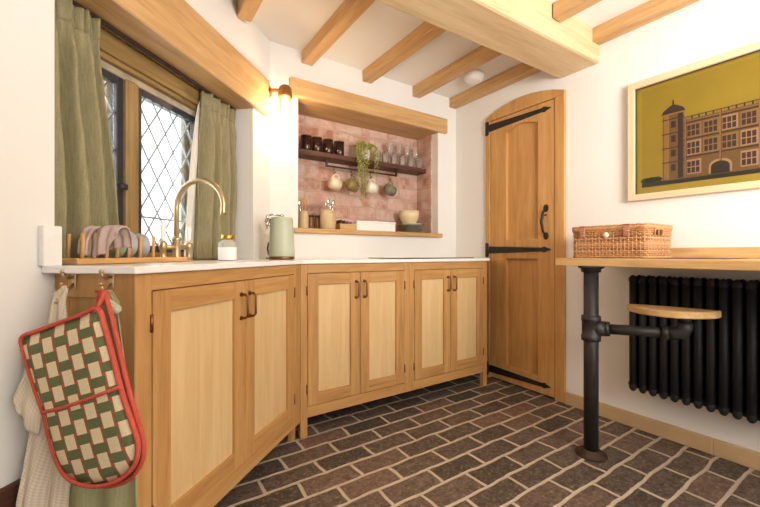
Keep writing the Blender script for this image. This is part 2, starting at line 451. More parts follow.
# niche sill
mb = MB(); mb.box(B.ax(294, -.035), B.ax(443, -.035), -.035, .01, NB, 1.148, .004); mb.box(NL+.013, NR-.013, .01, ND-.005, NB, 1.148)
o = struct(fobj('niche_sill', mb, oak('bar', 'x'), B)); o['label'] = 'oak sill board along the bottom of the niche'

# ------------------------------------------------------------------ door
door = bpy.data.objects.new('door_1', None); COL.objects.link(door); door.location = R.P(0, 0, 0); door.rotation_euler = (0, 0, R.ang); struct(door)
dl, dr = R.ax(491.3), R.ax(555.6); DT = 2.018
def rot2(p): return p
mb = MB()
mb.box(DL, dl-.003, -.018, .06, 0, DT+.004, .003); mb.box(dr+.003, DR, -.018, .06, 0, DT+.004, .003)
mb.prism([(DL, DT+.004)]+[(x, z-.002) for x, z in arch[0:1]]+[(x, z-.003) for x, z in arch[1:-1]]+[(DR, 2.033), (DR, DT+.004)], -.018, .06, 'y')
obj('door_frame', mb, oak('door', 'z'), door)
p0, p1 = R.ax(507.3), R.ax(538.8); zl0, zl1, zu0, zu1 = .128, .942, 1.08, 1.895
mb = MB()
mb.box(dl, p0, -.012, .03, .012, DT, .002); mb.box(p1, dr, -.012, .03, .012, DT, .002)
mb.box(p0, p1, -.0115, .03, .012, zl0, .002); mb.box(p0, p1, -.0115, .03, zl1, zu0, .002)
pts = [(p0, DT), (p0, zu1-.01)]
for i in range(9):
    q = i/8; pts.append((p0+(p1-p0)*q, zu1+.036*math.sin(PI*q)))
pts += [(p1, zu1-.01), (p1, DT)]
mb.prism(pts, -.0115, .03, 'y')
leaf = obj('door_leaf', mb, oak('door', 'z'), door)
for z0, z1 in ((zl0, zl1), (zu0, zu1+.04)):
    mb = MB(); mb.box(p0-.004, p1+.004, .014, .026, z0-.004, z1); obj('panel', mb, oak('door', 'z'), leaf)
for z in (1.968, 1.008, .075):
    mb = MB(); x0 = R.ax(489.5); x1 = R.ax(552.5)
    mb.box(DL+.002, DL+.026, -.026, -.017, z-.055, z+.055, .003)
    xa = dl+.004
    mb.prism([(xa-.012, z-.028), (x1-.07, z-.013), (x1-.05, z-.02), (x1-.035, z-.012), (x1, z), (x1-.035, z+.012), (x1-.05, z+.02), (x1-.07, z+.013), (xa-.012, z+.028)], -.020, -.0115, 'y', .001)
    for q in (.08, .3, .55, .8):
        mb.ell((xa+(x1-xa)*q, -.021, z), .006, .004, .006)
    mb.cyl((DL+.028, -.024, z-.05), (DL+.028, -.024, z+.05), .008, None, 10)
    obj('strap_hinge', mb, IRON, door)
hx = R.ax(545.5, -.02); mb = MB(); hz0, hz1 = 1.10, 1.29
for hz in (hz0, hz1):
    mb.ell((hx, -.015, hz), .02, .005, .026, 12, 8)
mb.tube([(hx, -.013, hz0), (hx-.004, -.045, hz0+.03), (hx-.008, -.056, (hz0+hz1)/2), (hx-.004, -.045, hz1-.03), (hx, -.013, hz1)], [.007, .008, .010, .008, .007], 8)
mb.cyl((hx, -.013, hz1-.045), (hx+.002, -.03, hz1-.05), .005)
obj('door_handle', mb, IRON, door)

# ------------------------------------------------------------------ cabinets
def d_pull(par, x, z0, z1, yf):
    mb = MB(); mb.tube([(x, yf, z0+.006), (x, yf-.02, z0+.006), (x, yf-.03, z0+.016), (x, yf-.03, z1-.016), (x, yf-.02, z1-.006), (x, yf, z1-.006)], .0048, 8)
    for z in (z0+.006, z1-.006): mb.cyl((x, yf+.001, z), (x, yf-.004, z), .009, None, 12)
    return obj('handle', mb, COPPER, par)
def cab_door(par, x0, x1, z0, z1, handle_side, st=.062):
    mb = MB(); g = .0018
    x0 += g; x1 -= g
    mb.box(x0, x0+st, -.002, .02, z0, z1, .0015); mb.box(x1-st, x1, -.002, .02, z0, z1, .0015); mb.box(x0+st-.001, x1-st+.001, .0165, .0195, z0+.001, z1-.001)
    d = obj('door', mb, oak('cab', 'z'), par)
    mb = MB(); mb.box(x0+st, x1-st, -.0018, .02, z0, z0+st, .0015); obj('rail', mb, oak('cab', 'x'), d)
    mb = MB(); mb.box(x0+st, x1-st, -.0018, .02, z1-st, z1, .0015)
    obj('rail', mb, oak('cab', 'x'), d)
    mb = MB(); mb.box(x0+st-.003, x1-st+.003, .008, .016, z0+st-.003, z1-st+.003); obj('panel', mb, oak('panel', 'z'), d)
    hx = x1-.026 if handle_side > 0 else x0+.026
    d_pull(d, hx, .722, .826, -.002)
    ex = x0-.004 if handle_side > 0 else x1+.004
    for z in (z0+.09, z1-.09):
        mb = MB(); mb.cyl((ex, -.001, z-.025), (ex, -.001, z+.025), .005, None, 8); obj('hinge', mb, COPPER, d)
    return d
ZD0, ZD1, ZP = .150, .872, .09
# sink cabinet (in K: x along the front)
kL = 0.0; k1 = K.ax(152); k2 = K.ax(244.8); k3 = K.ax(294.0); kE = K.ax(300)
sink = fthing('base_cabinet', 'oak sink cabinet under the window, with brass hooks on its end panel', 'cabinet', K)
mb = MB()
mb.box(kL, k1, 0, .04, 0.0, .924, .002); obj('post', mb, oak('cab', 'z'), sink)
mb = MB(); mb.box(k3, kE+.002, 0, .03, ZP, .924, .001); obj('post', mb, oak('cab', 'z'), sink)
mb = MB(); mb.box(kE-.022, kE+.002, .028, .06, 0, ZP+.01, .001); obj('foot', mb, oak('cab', 'z'), sink)
mb = MB(); mb.box(k1, k3, 0.001, .03, ZD1+.003, .924, .0015); obj('top_rail', mb, oak('cab', 'x'), sink)
mb = MB(); mb.box(k1, k3, .001, .03, ZP, ZD0-.003, .0015); obj('plinth_rail', mb, oak('cab', 'x'), sink)
mb = MB(); mb.box(k1-.01, k3+.02, .028, .045, ZP, .90); obj('carcass', mb, oak('cab', 'z'), sink)
cab_door(sink, k1, k2, ZD0, ZD1, 1, .066); cab_door(sink, k2, k3, ZD0, ZD1, -1, .066)
# end panel, local K coords: y is depth
eD = -E.ax(46.0) - .002
mb = MB(); mb.box(.002, .022, .04, .075, 0, .924, .0015); mb.box(.002, .022, eD-.045, eD, 0, .924, .0015)
mb.box(.003, .022, .075, eD-.045, .855, .924, .0015); mb.box(.003, .022, .075, eD-.045, .05, .12, .0015)
ep = obj('end_panel', mb, oak('cab', 'z'), sink)
mb = MB(); mb.box(.010, .02, .07, eD-.04, .1, .86); obj('panel', mb, oak('cab', 'z'), ep)
hooks = []
for px in (66.5, 108.5):
    hy = -E.ax(px, -.005); hz = E.z(-hy, -.005, 281.5); hooks.append((hy, hz))
    mb = MB(); mb.box(-.002, .003, hy-.007, hy+.007, hz-.022, hz+.026, .002)
    mb.tube([(.0, hy, hz+.012), (-.018, hy, hz+.008), (-.028, hy, hz+.016), (-.03, hy, hz+.026)], [.0045, .004, .0035, .003], 8)
    mb.tube([(.0, hy, hz-.008), (-.014, hy, hz-.024), (-.026, hy, hz-.022), (-.031, hy, hz-.008)], [.0045, .004, .0035, .003], 8)
    mb.ell((-.03, hy, hz+.028), .006, .006, .006); mb.ell((-.031, hy, hz-.006), .0055, .0055, .0055)
    obj('hook', mb, BRASS, ep)
# long run (in G): two units
g0 = G.ax(307.4); g1 = G.ax(360.0); g2 = G.ax(404.3); gm = G.ax(409.2); g3 = G.ax(414.3); g4 = G.ax(450.6); g5 = G.ax(483); g6 = G.ax(487.0)
for nm, x0, xa, xb, xc, x1, lab in (('l', -.004, g0, g1, g2, gm, 'oak double-door cabinet under the niche, next to the sink cabinet'), ('r', gm, g3, g4, g5, g6, 'oak double-door cabinet under the black hob, next to the arched door')):
    c = fthing('base_cabinet', lab, 'cabinet', G, x0, 0, 0)
    s = -x0
    mb = MB(); first = nm == 'l'
    mb.box(0 if not first else .006, xa+s, 0, .03, 0 if first else ZP+.016, .924, .001); obj('post', mb, oak('cab', 'z'), c)
    mb = MB(); mb.box(xc+s, x1+s, 0, .03, ZP+.016 if first else 0, .924, .001); obj('post', mb, oak('cab', 'z'), c)
    mb = MB(); mb.box(xa+s, xc+s, .001, .03, ZD1+.003, .924, .0015); obj('top_rail', mb, oak('cab', 'x'), c)
    mb = MB(); mb.box((xa if first else gm)+s, (xc if not first else gm)+s, .001, .03, ZP+.016, .164, .0015); obj('plinth_rail', mb, oak('cab', 'x'), c)
    mb = MB(); mb.box(xa+s-.01, xc+s+.01, .032, .05, ZP+.02, .91); obj('carcass', mb, oak('cab', 'z'), c)
    mb = MB(); mb.box((xa if first else gm)+s, x1+s-.002, .24, .25, 0, ZP+.03); obj('toe_board', mb, DARKW, c)
    if not first:
        mb = MB(); mb.box(x1+s-.02, x1+s, .03, .36, ZP+.016, .924); obj('side_panel', mb, oak('cab', 'z'), c)
    cab_door(c, xa+s, xb+s, .168, ZD1, 1); cab_door(c, xb+s, xc+s, .168, ZD1, -1)

# worktop
ov = .014
wt = thing('worktop', 'thin white stone worktop running from the sink round to the hob', 'worktop', (0, 0, 0))
def P2(fr, x, y): p = fr.P(x, y); return (p.x, p.y)
def xline(f1, y1, f2, y2):
    # intersection of line y=y1 in f1 with y=y2 in f2
    a = f1.o+f1.v*y1; b = f2.o+f2.v*y2; d = f1.u; e = f2.u
    den = d.x*e.y-d.y*e.x; w = b-a; t = (w.x*e.y-w.y*e.x)/den
    q = a+d*t; return (q.x, q.y)
e_wall = xline(E, -ov, L, -.001)
poly = [e_wall, xline(E, -ov, K, -ov), xline(K, -ov, G, -ov), P2(G, g6+.012, -ov), P2(R, DL-.012, -.001), xline(R, -.001, B, -.001), xline(B, -.001, L, -.001), P2(L, AR-.001, -.001), P2(L, AR-.001, WD-.025), P2(L, AL+.001, WD-.025), P2(L, AL+.001, -.001)]
mb = MB(); mb.prism(poly, WT-.02, WT, 'z', .002); obj('worktop_slab', mb, STONEW, wt)
# upstand by the window's near edge
ua = L.ax(37.5); mb = MB(); mb.box(ua, AL+.006, -.021, -.001, WT, WT+.113, .002);
me = mb.bm
bmesh.ops.transform(me, matrix=Matrix.Translation(L.P(0, 0, 0)) @ Matrix.Rotation(L.ang, 4, 'Z'), verts=me.verts[:])
obj('upstand', mb, STONEW, wt)

# hob
hobx0, hobx1 = G.ax(398, .06), G.ax(474, .06)
hob = fthing('induction_hob', 'flat black glass hob on the worktop below the niche', 'hob', G, hobx0, .06, WT)
mb = MB(); mb.box(0, hobx1-hobx0, 0, .36, .0002, .006, .002); obj('glass_top', mb, HOBM, hob)
mb = MB(); mb.box(.08, .26, .02, .04, .0061, .0064); obj('control_strip', mb, plain('hob_print', '#6c6c6c', .4), hob)

# ------------------------------------------------------------------ curtains
def curtain(name, label, d, top, bot, z0, z1, npl, amp, lining=None):
    """top/bot: (a0, a1) along the wall at the head and at the hem"""
    root = fthing(name, label, 'curtain', L, 0, 0, 0, 'olive linen curtains')
    def fn(u, v):
        a = (top[0]*(1-v)+bot[0]*v)*(1-u) + (top[1]*(1-v)+bot[1]*v)*u
        w = 2*PI*npl*u
        ampv = amp*(.55+.45*min(1, v*4)) * (1+.25*math.sin(3*u+1))
        gather = math.exp(-((v-.09)/.05)**2)
        y = d + ampv*(math.sin(w+.4*math.sin(3*v+5*u))*(1-.45*gather)) + .008*math.sin(w*2.7+4*v)*math.exp(-v*6)
        y += .012*(noise.noise(Vector((a*7, v*2.5, d*30)))) + .006*noise.noise(Vector((a*22, v*9, 3)))
        aa = a + .006*math.sin(w*1.5+2.0*v)*v
        z = z1+(z0-z1)*v
        if v < .1: y += .006*math.sin(w*3.0)*(1-v*6); aa += .005*math.sin(w*2)*(1-v*8)
        return Vector((aa, y, z))
    mb = MB(); mb.grid(fn, 90, 46); obj('curtain_panel', mb, CURT, root, solid=.004)
    mb = MB(); mb.grid(lambda u, v: fn(u, v*.085)+Vector((0, -.0025, .001)), 90, 5); obj('pleat_heading', mb, CURT, root, solid=.003)
    if lining:
        ra, rb = lining
        def fl(u, v):
            p = fn(ra+(rb-ra)*u, .06+v*.94); return p+Vector((-.004, .014, 0))
        mb = MB(); mb.grid(fl, 6, 30); obj('lining', mb, LINING, root)
    return root
dC = .108
curtain('curtain', 'olive linen curtain at the near end of the window, behind the plate rack', dC, (AL+.024, L.ax(94, dC)), (AL+.028, L.ax(121, dC)), WT+.004, SOF-.016, 3.6, .027)
cr = curtain('curtain', 'olive linen curtain at the far end of the window, behind the white soap jar', dC, (L.ax(203, dC), AR-.03), (L.ax(197.5, dC), AR-.022), WT+.004, SOF-.016, 3.9, .026, None)
def fl(u, v):
    a0 = L.ax(200, .13)*(1-v**.6)+L.ax(184, .13)*v**.6
    return Vector((a0+(.075)*u, .128+.012*u+.004*math.sin(7*u+2*v), SOF-.06+(WT+.01-SOF+.06)*v))
mb = MB(); mb.grid(fl, 8, 24); obj('lining', mb, LINING, cr, solid=.002)
mb = MB(); mb.box(AL+.01, AR-.01, .1, .118, SOF-.0135, SOF-.002, .002); mb.box(AL+.01, AR-.01, .106, .112, SOF-.0150, SOF-.013)
tag(fobj('curtain_rail', mb, plain('dark_track', '#33231c', .5), L), 'dark curtain track under the long window lintel', 'curtain track')

# ------------------------------------------------------------------ tap
Zt = 1.60; tap_p = L.P(L.ax(176.5, .012), .012, WT)
tap = thing('kitchen_tap', 'brass arched mixer tap with two white lever handles, at the sink', 'tap', tap_p, L.ang)
mb = MB(); mb.lathe([(0, 0), (.026, 0), (.026, .006), (.018, .012), (.0155, .02), (.0155, .085), (.019, .09), (.019, .10), (.013, .108), (0, .108)], 20); obj('tap_base', mb, BRASS, tap)
mb = MB(); pts = [(0, 0, .1), (0, 0, .228)]; Rr = .110
for i in range(1, 13):
    a = PI - PI*1.07*i/12; pts.append((0, -(Rr+Rr*math.cos(a)), .230+Rr*math.sin(a)))
lx = pts[-1]; pts.append((0, lx[1]-.002, lx[2]-.012))
mb.tube(pts, [.0105]*(len(pts)-2)+[.011, .0115], 14); obj('spout', mb, BRASS, tap)
mb = MB(); mb.tube([(-.075, 0, .062), (.075, 0, .062)], .010, 12)
for sx in (-.075, .075):
    mb.lathe([(0, 0), (.022, 0), (.022, .005), (.012, .010), (.012, .05), (.016, .052), (.016, .078), (.009, .085), (0, .085)], 16, (sx, 0, 0))
obj('bridge', mb, BRASS, tap)
for sx in (-.075, .075):
    mb = MB(); mb.lathe([(0, .085), (.007, .085), (.0095, .1), (.012, .145), (.011, .152), (0, .154)], 14, (sx, 0, 0)); obj('lever', mb, PORC, tap)

# soap jar
sp = Vector(((227.5-CX)/F_PX*1.74, 1.74, WT))
soap = thing('soap_jar', 'white labelled glass jar with a gold cap, beside the tap', 'jar', sp)
mb = MB(); mb.lathe([(0, .001), (.036, .001), (.040, .005), (.040, .082), (.034, .090), (.025, .094), (.025, .099)], 28); obj('jar_body', mb, m_glass('soap_glass', (.95, .94, .9, 1), 1, .45, '#efe9dc'), soap)
mb = MB(); mb.lathe([(.0404, .006), (.0408, .008), (.0408, .062), (.0404, .064)], 28); obj('label', mb, WHITEP, soap)
mb = MB(); mb.lathe([(0, .1), (.028, .1), (.029, .102), (.029, .12), (.027, .122), (0, .122)], 24); obj('cap', mb, GOLD, soap)

# kettle
kp = Vector(((281.8-CX)/F_PX*2.13, 2.13, WT))
ket = thing('kettle', 'tall sage green kettle in the corner of the worktop', 'kettle', kp)
mb = MB(); mb.lathe([(.0, .018), (.071, .018), (.0725, .022), (.069, .12), (.063, .225), (.060, .235), (.056, .240), (0, .243)], 36); obj('kettle_body', mb, SAGE, ket)
mb = MB(); mb.lathe([(0, .001), (.070, .001), (.072, .004), (.072, .014), (.07, .018), (0, .018)], 36); obj('base', mb, COPPER, ket)
mb = MB(); mb.lathe([(0, .243), (.012, .244), (.014, .252), (.009, .258), (0, .259)], 16); obj('lid_knob', mb, CHROME, ket)
mb = MB(); mb.tube([(-.062, -.03, .20), (-.08, -.035, .215), (-.075, -.03, .245), (-.045, -.02, .258), (-.01, -.01, .25)], [.006, .007, .007, .006, .005], 10); mb.ell((-.062, -.03, .2), .01, .01, .014); obj('handle', mb, CHROME, ket)
mb = MB(); mb.tube([(-.06, -.038, .23), (-.072, -.046, .20), (-.07, -.05, .17)], [.012, .008, .004], 10); obj('spout', mb, CHROME, ket)
mb = MB(); mb.tube([(-.066, .03, .01), (-.085, .03, .03), (-.092, .035, .065), (-.09, .05, .1)], .005, 8); mb.tube([(-.066, .02, .008), (-.09, .01, .008), (-.098, .06, .008), (-.08, .14, .008)], .004, 8); obj('cord', mb, BLACKP, ket)

# ------------------------------------------------------------------ plate rack with contents
ra0, ra1 = L.ax(75.5, -.02), L.ax(186, -.02)
rack = fthing('plate_rack', 'bamboo plate rack on the worktop in front of the near curtain', 'rack', L, ra0, -.02, WT)
rl = ra1-ra0
mb = MB(); mb.box(0, rl, -.009, .009, .002, .02, .002); obj('base_rail', mb, oak('bamboo', 'x'), rack)
mb = MB(); mb.box(0, rl, .091, .109, .002, .02, .002); obj('base_rail', mb, oak('bamboo', 'x'), rack)
for x in (.012, rl*.55, rl-.012):
    mb = MB(); mb.box(x-.008, x+.008, .009, .091, .004, .016, .001); obj('cross_bar', mb, oak('bamboo', 'y'), rack)
dpx = (82, 94, 106.5, 117, 128.5, 140, 153)
dxs = [L.ax(p, -.02)-ra0 for p in dpx]
for x in dxs:
    for y in (0, .1):
        mb = MB(); mb.tube([(x, y, .018), (x+.004, y, .098)], .0056, 8); obj('dowel', mb, oak('bamboo', 'z'), rack)
def plate_mb(r, t=.01):
    mb = MB(); M = Matrix.Rotation(PI/2, 3, 'Y')
    mb.lathe([(0, 0), (r*.62, 0), (r*.66, .002), (r, .016), (r, .020), (r*.66, .008), (r*.6, .006), (0, .006)], 36, (0, 0, 0), M); return mb
for (x, y, r, mt, lab) in (((dxs[3]+dxs[4])/2-.012, .035, .044, plain('green_plate', '#93a38a', .4), 'small green plate standing in the bamboo rack, half under the pink cloth'),
                           ((dxs[4]+dxs[5])/2-.008, .045, .050, plain('grey_blue_plate', '#a9a6a6', .4), 'grey plate standing in the bamboo rack, next to the green one'),
                           ((dxs[5]+dxs[6])/2-.008, .04, .046, plain('grey_blue_plate', '#a3a0a2', .4), 'grey plate standing in the bamboo rack, in the slot nearest the tap')):
    o = tag(obj('plate', plate_mb(r), mt, loc=L.P(ra0+x, -.02+y, WT+.018+r), rotz=L.ang), lab, 'plate', 'plates in the bamboo rack')
PINK = m_linen('pink_linen', '#b59c93', '#c8b2a8', 200, .2)
xc = (dxs[1]+dxs[2])/2
cl = fthing('tea_towel', 'folded dusty pink cloth draped over the near end of the bamboo rack', 'cloth', L, ra0+xc, -.02, WT)
def prof(s):   # draped strip in local (x, z): down the camera side, over, down the far side
    k = [(-.030, .03), (-.026, .075), (-.014, .112), (.0, .120), (.014, .114), (.026, .085), (.03, .05)]
    f = s*(len(k)-1); i = min(int(f), len(k)-2); q = f-i
    return (k[i][0]*(1-q)+k[i+1][0]*q, k[i][1]*(1-q)+k[i+1][1]*q)
def fc(u, v):
    x, z = prof(v); y = -.088+.112*u
    low = 1.0 if u > .33 else u/.33*.8+.2
    if v < .5: z = .118-(.118-z)*low
    x += .010*math.sin(9*u+.6)*(1-abs(v-.5)*1.0)+.004*math.sin(23*u)
    return Vector((x, y, z+.004*math.sin(6*u)))
mb = MB(); mb.grid(fc, 30, 24); obj('cloth', mb, PINK, cl, solid=.004)
mb = MB(); mb.grid(lambda u, v: fc(.72+u*.27, v*.5)+Vector((-.012-.008*math.sin(PI*u)-.010*(1-v), .004*math.sin(5*v), .004-.0*v)), 12, 14); obj('fold', mb, PINK, cl, solid=.004)

# ------------------------------------------------------------------ niche contents
sh0, sh1 = NL+.014, NR-.014
SY = .13; SHZ0, SHZ1 = 1.680, 1.716
mb = MB(); mb.box(sh0, sh1, SY, ND-.006, SHZ0, SHZ1, .003)
tag(fobj('wall_shelf', mb, oak('dark', 'x'), B), 'dark stained wooden shelf across the brick niche', 'shelf')
# rail with hooks
rx0, rx1 = B.ax(326, .16), B.ax(396.5, .16)
rail = fthing('hook_rail', 'black iron rail with mug hooks under the dark shelf', 'rail', B, rx0, .16, SHZ0)
RZ = -.052
mb = MB(); mb.tube([(0, 0, RZ), (rx1-rx0, 0, RZ)], .0065, 8)
for x in (.004, rx1-rx0-.004): mb.box(x-.007, x+.007, -.007, .007, RZ-.008, -.001, .001)
obj('bar', mb, IRON, rail)
mugs = (('cream mug hanging on the hook rail at the end by the utensil jars', CREAM, 334.0, 186, .047), ('olive brown mug hanging on the hook rail behind the trailing plant', OLIVEG, 351, 186, .045),
        ('off-white mug hanging on the hook rail just past the trailing plant', WHITEG, 370.3, 188, .046), ('dark grey-green mug hanging at the end of the hook rail above the bowl', STONEG, 389, 188.5, .045))
def mug_build(label, mt, loc, rot, r):
    t = thing('mug', label, 'mug', loc, rot, 'mugs on the hook rail')
    M = Matrix.Rotation(PI/2+.25, 3, 'Y'); hh = .082
    mb = MB(); mb.lathe([(0, -hh/2), (r*.8, -hh/2), (r*.95, -hh/2+.012), (r, 0), (r*.93, hh/2), (r*.88, hh/2), (r*.93, 0), (r*.86, -hh/2+.014), (0, -hh/2+.008)], 24, (0, 0, -r-.034), M)
    obj('mug_body', mb, mt, t)
    mb = MB(); c = Vector((0, 0, -r-.034)); pts = []
    for i in range(9):
        a = PI*i/8; p = Vector((-(r*.85+.034*math.sin(a)), 0, .028*math.cos(a))); pts.append(c + M @ p)
    # handle rises above the body to reach the hook
    mb.tube(pts, .005, 8); obj('handle', mb, mt, t)
    return t
for i, (lab, mt, px, py, r) in enumerate(mugs):
    x = B.ax(px, .16)
    mb = MB(); hx = x-rx0
    mb.tube([(hx, 0, RZ-.004), (hx, 0, RZ-.042), (hx, -.010, RZ-.054), (hx, -.020, RZ-.048), (hx, -.022, RZ-.036)], .003, 6); obj('hook', mb, IRON, rail)
    mug_build(lab, mt, B.P(x, .147, SHZ0+RZ-.048), B.ang+(.0 if i % 2 == 0 else .25), r)
# black tumblers on the shelf
labs = ['black glass tumbler on the dark shelf, at the end against the niche side', 'black glass tumbler on the dark shelf, second from the niche side', 'black glass tumbler on the dark shelf, third from the niche side', 'black glass tumbler on the dark shelf, next to the trailing plant']
t0 = None
for i, px in enumerate((306.2, 317.0, 327.8, 339.2)):
    p = B.P(B.ax(px, .185), .185, SHZ1)
    if t0 is None:
        t0 = thing('tumbler', labs[0], 'glass', p, B.ang, 'black tumblers on the shelf')
        mb = MB(); mb.lathe([(0, .0005), (.034, .0005), (.037, .004), (.039, .112), (.0365, .112), (.0345, .01), (0, .008)], 24); obj('tumbler_body', mb, DGLASS, t0)
        mb = MB(); mb.lathe([(.0392, .107), (.0395, .109), (.0395, .113), (.0363, .113), (.0363, .107)], 24); obj('rim', mb, COPPER, t0)
    else: dup(t0, p, B.ang+i, labs[i])
# clear glasses
def glass_mb(): 
    mb = MB(); mb.lathe([(0, .001), (.027, .001), (.029, .003), (.034, .088), (.0325, .088), (.027, .009), (0, .008)], 20); return mb
gl0 = None; k = 0
for row, yy, zz, pxs in ((0, .175, 0, (377, 385.5, 394, 402.5, 411, 419)), (1, .175, .0885, (390, 398.5, 407, 415))):
    for px in pxs:
        p = B.P(B.ax(px, yy), yy, SHZ1+zz+.0005)
        if gl0 is None: gl0 = obj('drinking_glass', glass_mb(), CLEAR); g = gl0
        else: g = gl0.copy(); COL.objects.link(g)
        g.location = p; g.rotation_euler = (0, 0, B.ang)
        lab = ('clear tumbler standing on the dark shelf, number %s in the row from the trailing plant' % ('one two three four five six'.split()[pxs.index(px)])) if row == 0 else ('clear tumbler balanced on top of the glass row, %s from the trailing plant' % ('first second third fourth'.split()[pxs.index(px)]))
        tag(g, lab, 'glass', 'clear glasses on the shelf')
# trailing plant
pp = B.P(B.ax(364.5, .19), .19, SHZ1)
plant = thing('trailing_plant', 'trailing green plant in a white pot on the dark shelf', 'plant', pp, B.ang)
mb = MB(); mb.lathe([(0, .001), (.034, .001), (.037, .004), (.046, .082), (.042, .082), (.034, .01), (0, .01)], 24); obj('pot', mb, WHITEP, plant)
mb = MB(); mb.lathe([(0, .072), (.042, .072)], 20); obj('soil', mb, plain('soil', '#3a2c20', .95), plant)
LEAF = NT('leaf_green'); n_ = LEAF.noise(LEAF.co(), 40, 2); LEAFM = LEAF.base(LEAF.ramp(n_, [(.3, '#7f8638'), (.5, '#a5a94e'), (.7, '#c6c46c')]), .55)
mbs, mbl = MB(), MB(); rnd = random.Random(3)
def leaf(p, sz):
    M = Matrix.Rotation(rnd.uniform(0, 6.3), 3, 'Z') @ Matrix.Rotation(rnd.uniform(-.9, .9), 3, 'X') @ Matrix.Rotation(rnd.uniform(-.9, .9), 3, 'Y')
    mbl.ell(p, sz, sz*.7, sz*.28, 6, 4, M)
strands = []
for (dx, ln) in ((-.125, .15), (-.10, .26), (-.085, .36), (-.07, .44), (-.055, .38), (-.09, .22), (-.035, .26), (-.06, .14), (-.12, .12), (.06, .22), (.075, .26), (.05, .15), (.02, .08), (-.10, .34), (-.075, .27), (-.045, .42), (-.11, .2)):
    y0 = -.08+rnd.uniform(-.02, .012)
    strands.append([(dx*.3, y0*.3, .085), (dx*.7, y0*.6, .125+rnd.uniform(-.01, .015)), (dx, y0, .105), (dx+rnd.uniform(-.01, .01), y0-.004, .105-ln*.5), (dx+rnd.uniform(-.014, .014), y0-.004, .105-ln)])
for st in strands:
    st = [Vector(p) for p in st]; mbs.tube(st, .0014, 4)
    for a, b in zip(st, st[1:]):
        n = max(2, int((b-a).length/.008))
        for i in range(n):
            p = a.lerp(b, (i+rnd.random())/n)+Vector((rnd.uniform(-.011, .011), rnd.uniform(-.009, .009), rnd.uniform(-.003, .003)))
            leaf(p, rnd.uniform(.0062, .0105))
for i in range(90):
    leaf(Vector((rnd.gauss(-.01, .035), rnd.gauss(-.02, .02), .095+rnd.random()*.03)), rnd.uniform(.007, .012))
obj('stems', mbs, plain('stem_green', '#7a7a3a', .6), plant); obj('foliage', mbl, LEAFM, plant)

SZ = 1.148
def sill_pos(px, y): return B.P(B.ax(px, y), y, SZ)
# utensil jars
def utensil_jar(label, px, y, r, h, seed, tools, grp):
    t = thing('utensil_jar', label, 'jar', sill_pos(px, y), B.ang, grp)
    mb = MB(); mb.lathe([(0, .001), (r*.94, .001), (r, .006), (r, h*.70), (r*.90, h*.82), (r*.78, h*.88), (r*.84, h*.97), (r*.86, h), (r*.80, h), (r*.72, h*.9), (r*.92, h*.7), (r*.92, .01), (0, .008)], 28); obj('jar_body', mb, JARM, t)
    rr = random.Random(seed)
    for i, (nm, mt, ln) in enumerate(tools):
        a = rr.uniform(0, 6.28); b = Vector((math.cos(a)*r*.35, math.sin(a)*r*.35, .02)); tp = Vector((math.cos(a)*r*.75, math.sin(a)*r*.75, h+ln))
        mb = MB(); mb.tube([b, b.lerp(tp, .8), tp], [.0035, .004, .0035], 6)
        if nm != 'chopstick': mb.ell(tp, .013, .005, .020, 10, 8)
        o = obj(nm, mb, mt, loc=sill_pos(px, y), rotz=B.ang)
        tag(o, ('%s %s standing in the %s' % (('wooden', 'steel', 'pale wood')[i % 3] if mt != CHROME else 'steel', nm.replace('_', ' '), 'narrow jar at the niche side' if r < .05 else 'wide stoneware jar')), 'utensil', 'utensils in the jars')
    return t
WOODU = oak('bamboo', 'z')
utensil_jar('narrow pale jar of utensils on the niche sill, against the niche side', 303.4, .10, .036, .125, 4, (('wooden_spoon', WOODU, .085), ('spatula', WOODU, .07), ('fork', CHROME, .06)), 'utensil jars on the sill')
utensil_jar('wide pale stoneware jar of utensils on the niche sill', 327.6, .09, .056, .142, 8, (('serving_spoon', CHROME, .05), ('ladle', CHROME, .055), ('wooden_spoon', WOODU, .045), ('whisk', CHROME, .06), ('slotted_spoon', CHROME, .035)), 'utensil jars on the sill')
for px, lab in ((310.6, 'small brown jar on the niche sill, next to the narrow utensil jar'), (317.3, 'small brown jar on the niche sill, next to the wide utensil jar')):
    t = thing('spice_jar', lab, 'jar', sill_pos(px, .16), B.ang, 'brown jars on the sill')
    mb = MB(); mb.lathe([(0, .001), (.021, .001), (.0228, .005), (.0228, .085), (.019, .094), (0, .095)], 20); obj('jar_body', mb, BROWNJ, t)
    mb = MB(); mb.lathe([(0, .095), (.022, .095), (.022, .108), (0, .109)], 18); obj('lid', mb, plain('dark_lid', '#3a2a20', .5), t)
# wooden tray box with packets
bx0, bx1 = B.ax(340.3, .06), B.ax(356.5, .06)
wb = fthing('wooden_box', 'open wooden box of packets on the niche sill', 'box', B, bx0, .06, SZ)
w = bx1-bx0; mb = MB(); hB = .05
mb.box(0, w, 0, .008, .001, hB, .001); mb.box(0, w, .112, .12, .001, hB, .001); mb.box(0, .008, .008, .112, .001, hB, .001); mb.box(w-.008, w, .008, .112, .001, hB, .001); mb.box(.008, w-.008, .008, .112, .001, .008)
obj('box_body', mb, oak('bar', 'x'), wb)
for i, (c, lab) in enumerate((('#2e2a2a', 'black'), ('#3c3a40', 'charcoal'), ('#7c6a9a', 'purple'), ('#a596b8', 'lilac'))):
    mb = MB(); x = .014+i*(w-.04)/3.2; mb.box(-.006, .006, 0, .075, 0, .07-.004*i, .001)
    bmesh.ops.rotate(mb.bm, verts=mb.bm.verts[:], cent=(0, 0, 0), matrix=Matrix.Rotation(.12, 3, 'Y'))
    tag(obj('packet', mb, plain('packet_'+lab, c, .5), loc=B.P(bx0+x, .08, SZ+.0095), rotz=B.ang), lab+' packet standing in the open wooden box', 'packet', 'packets in the wooden box')
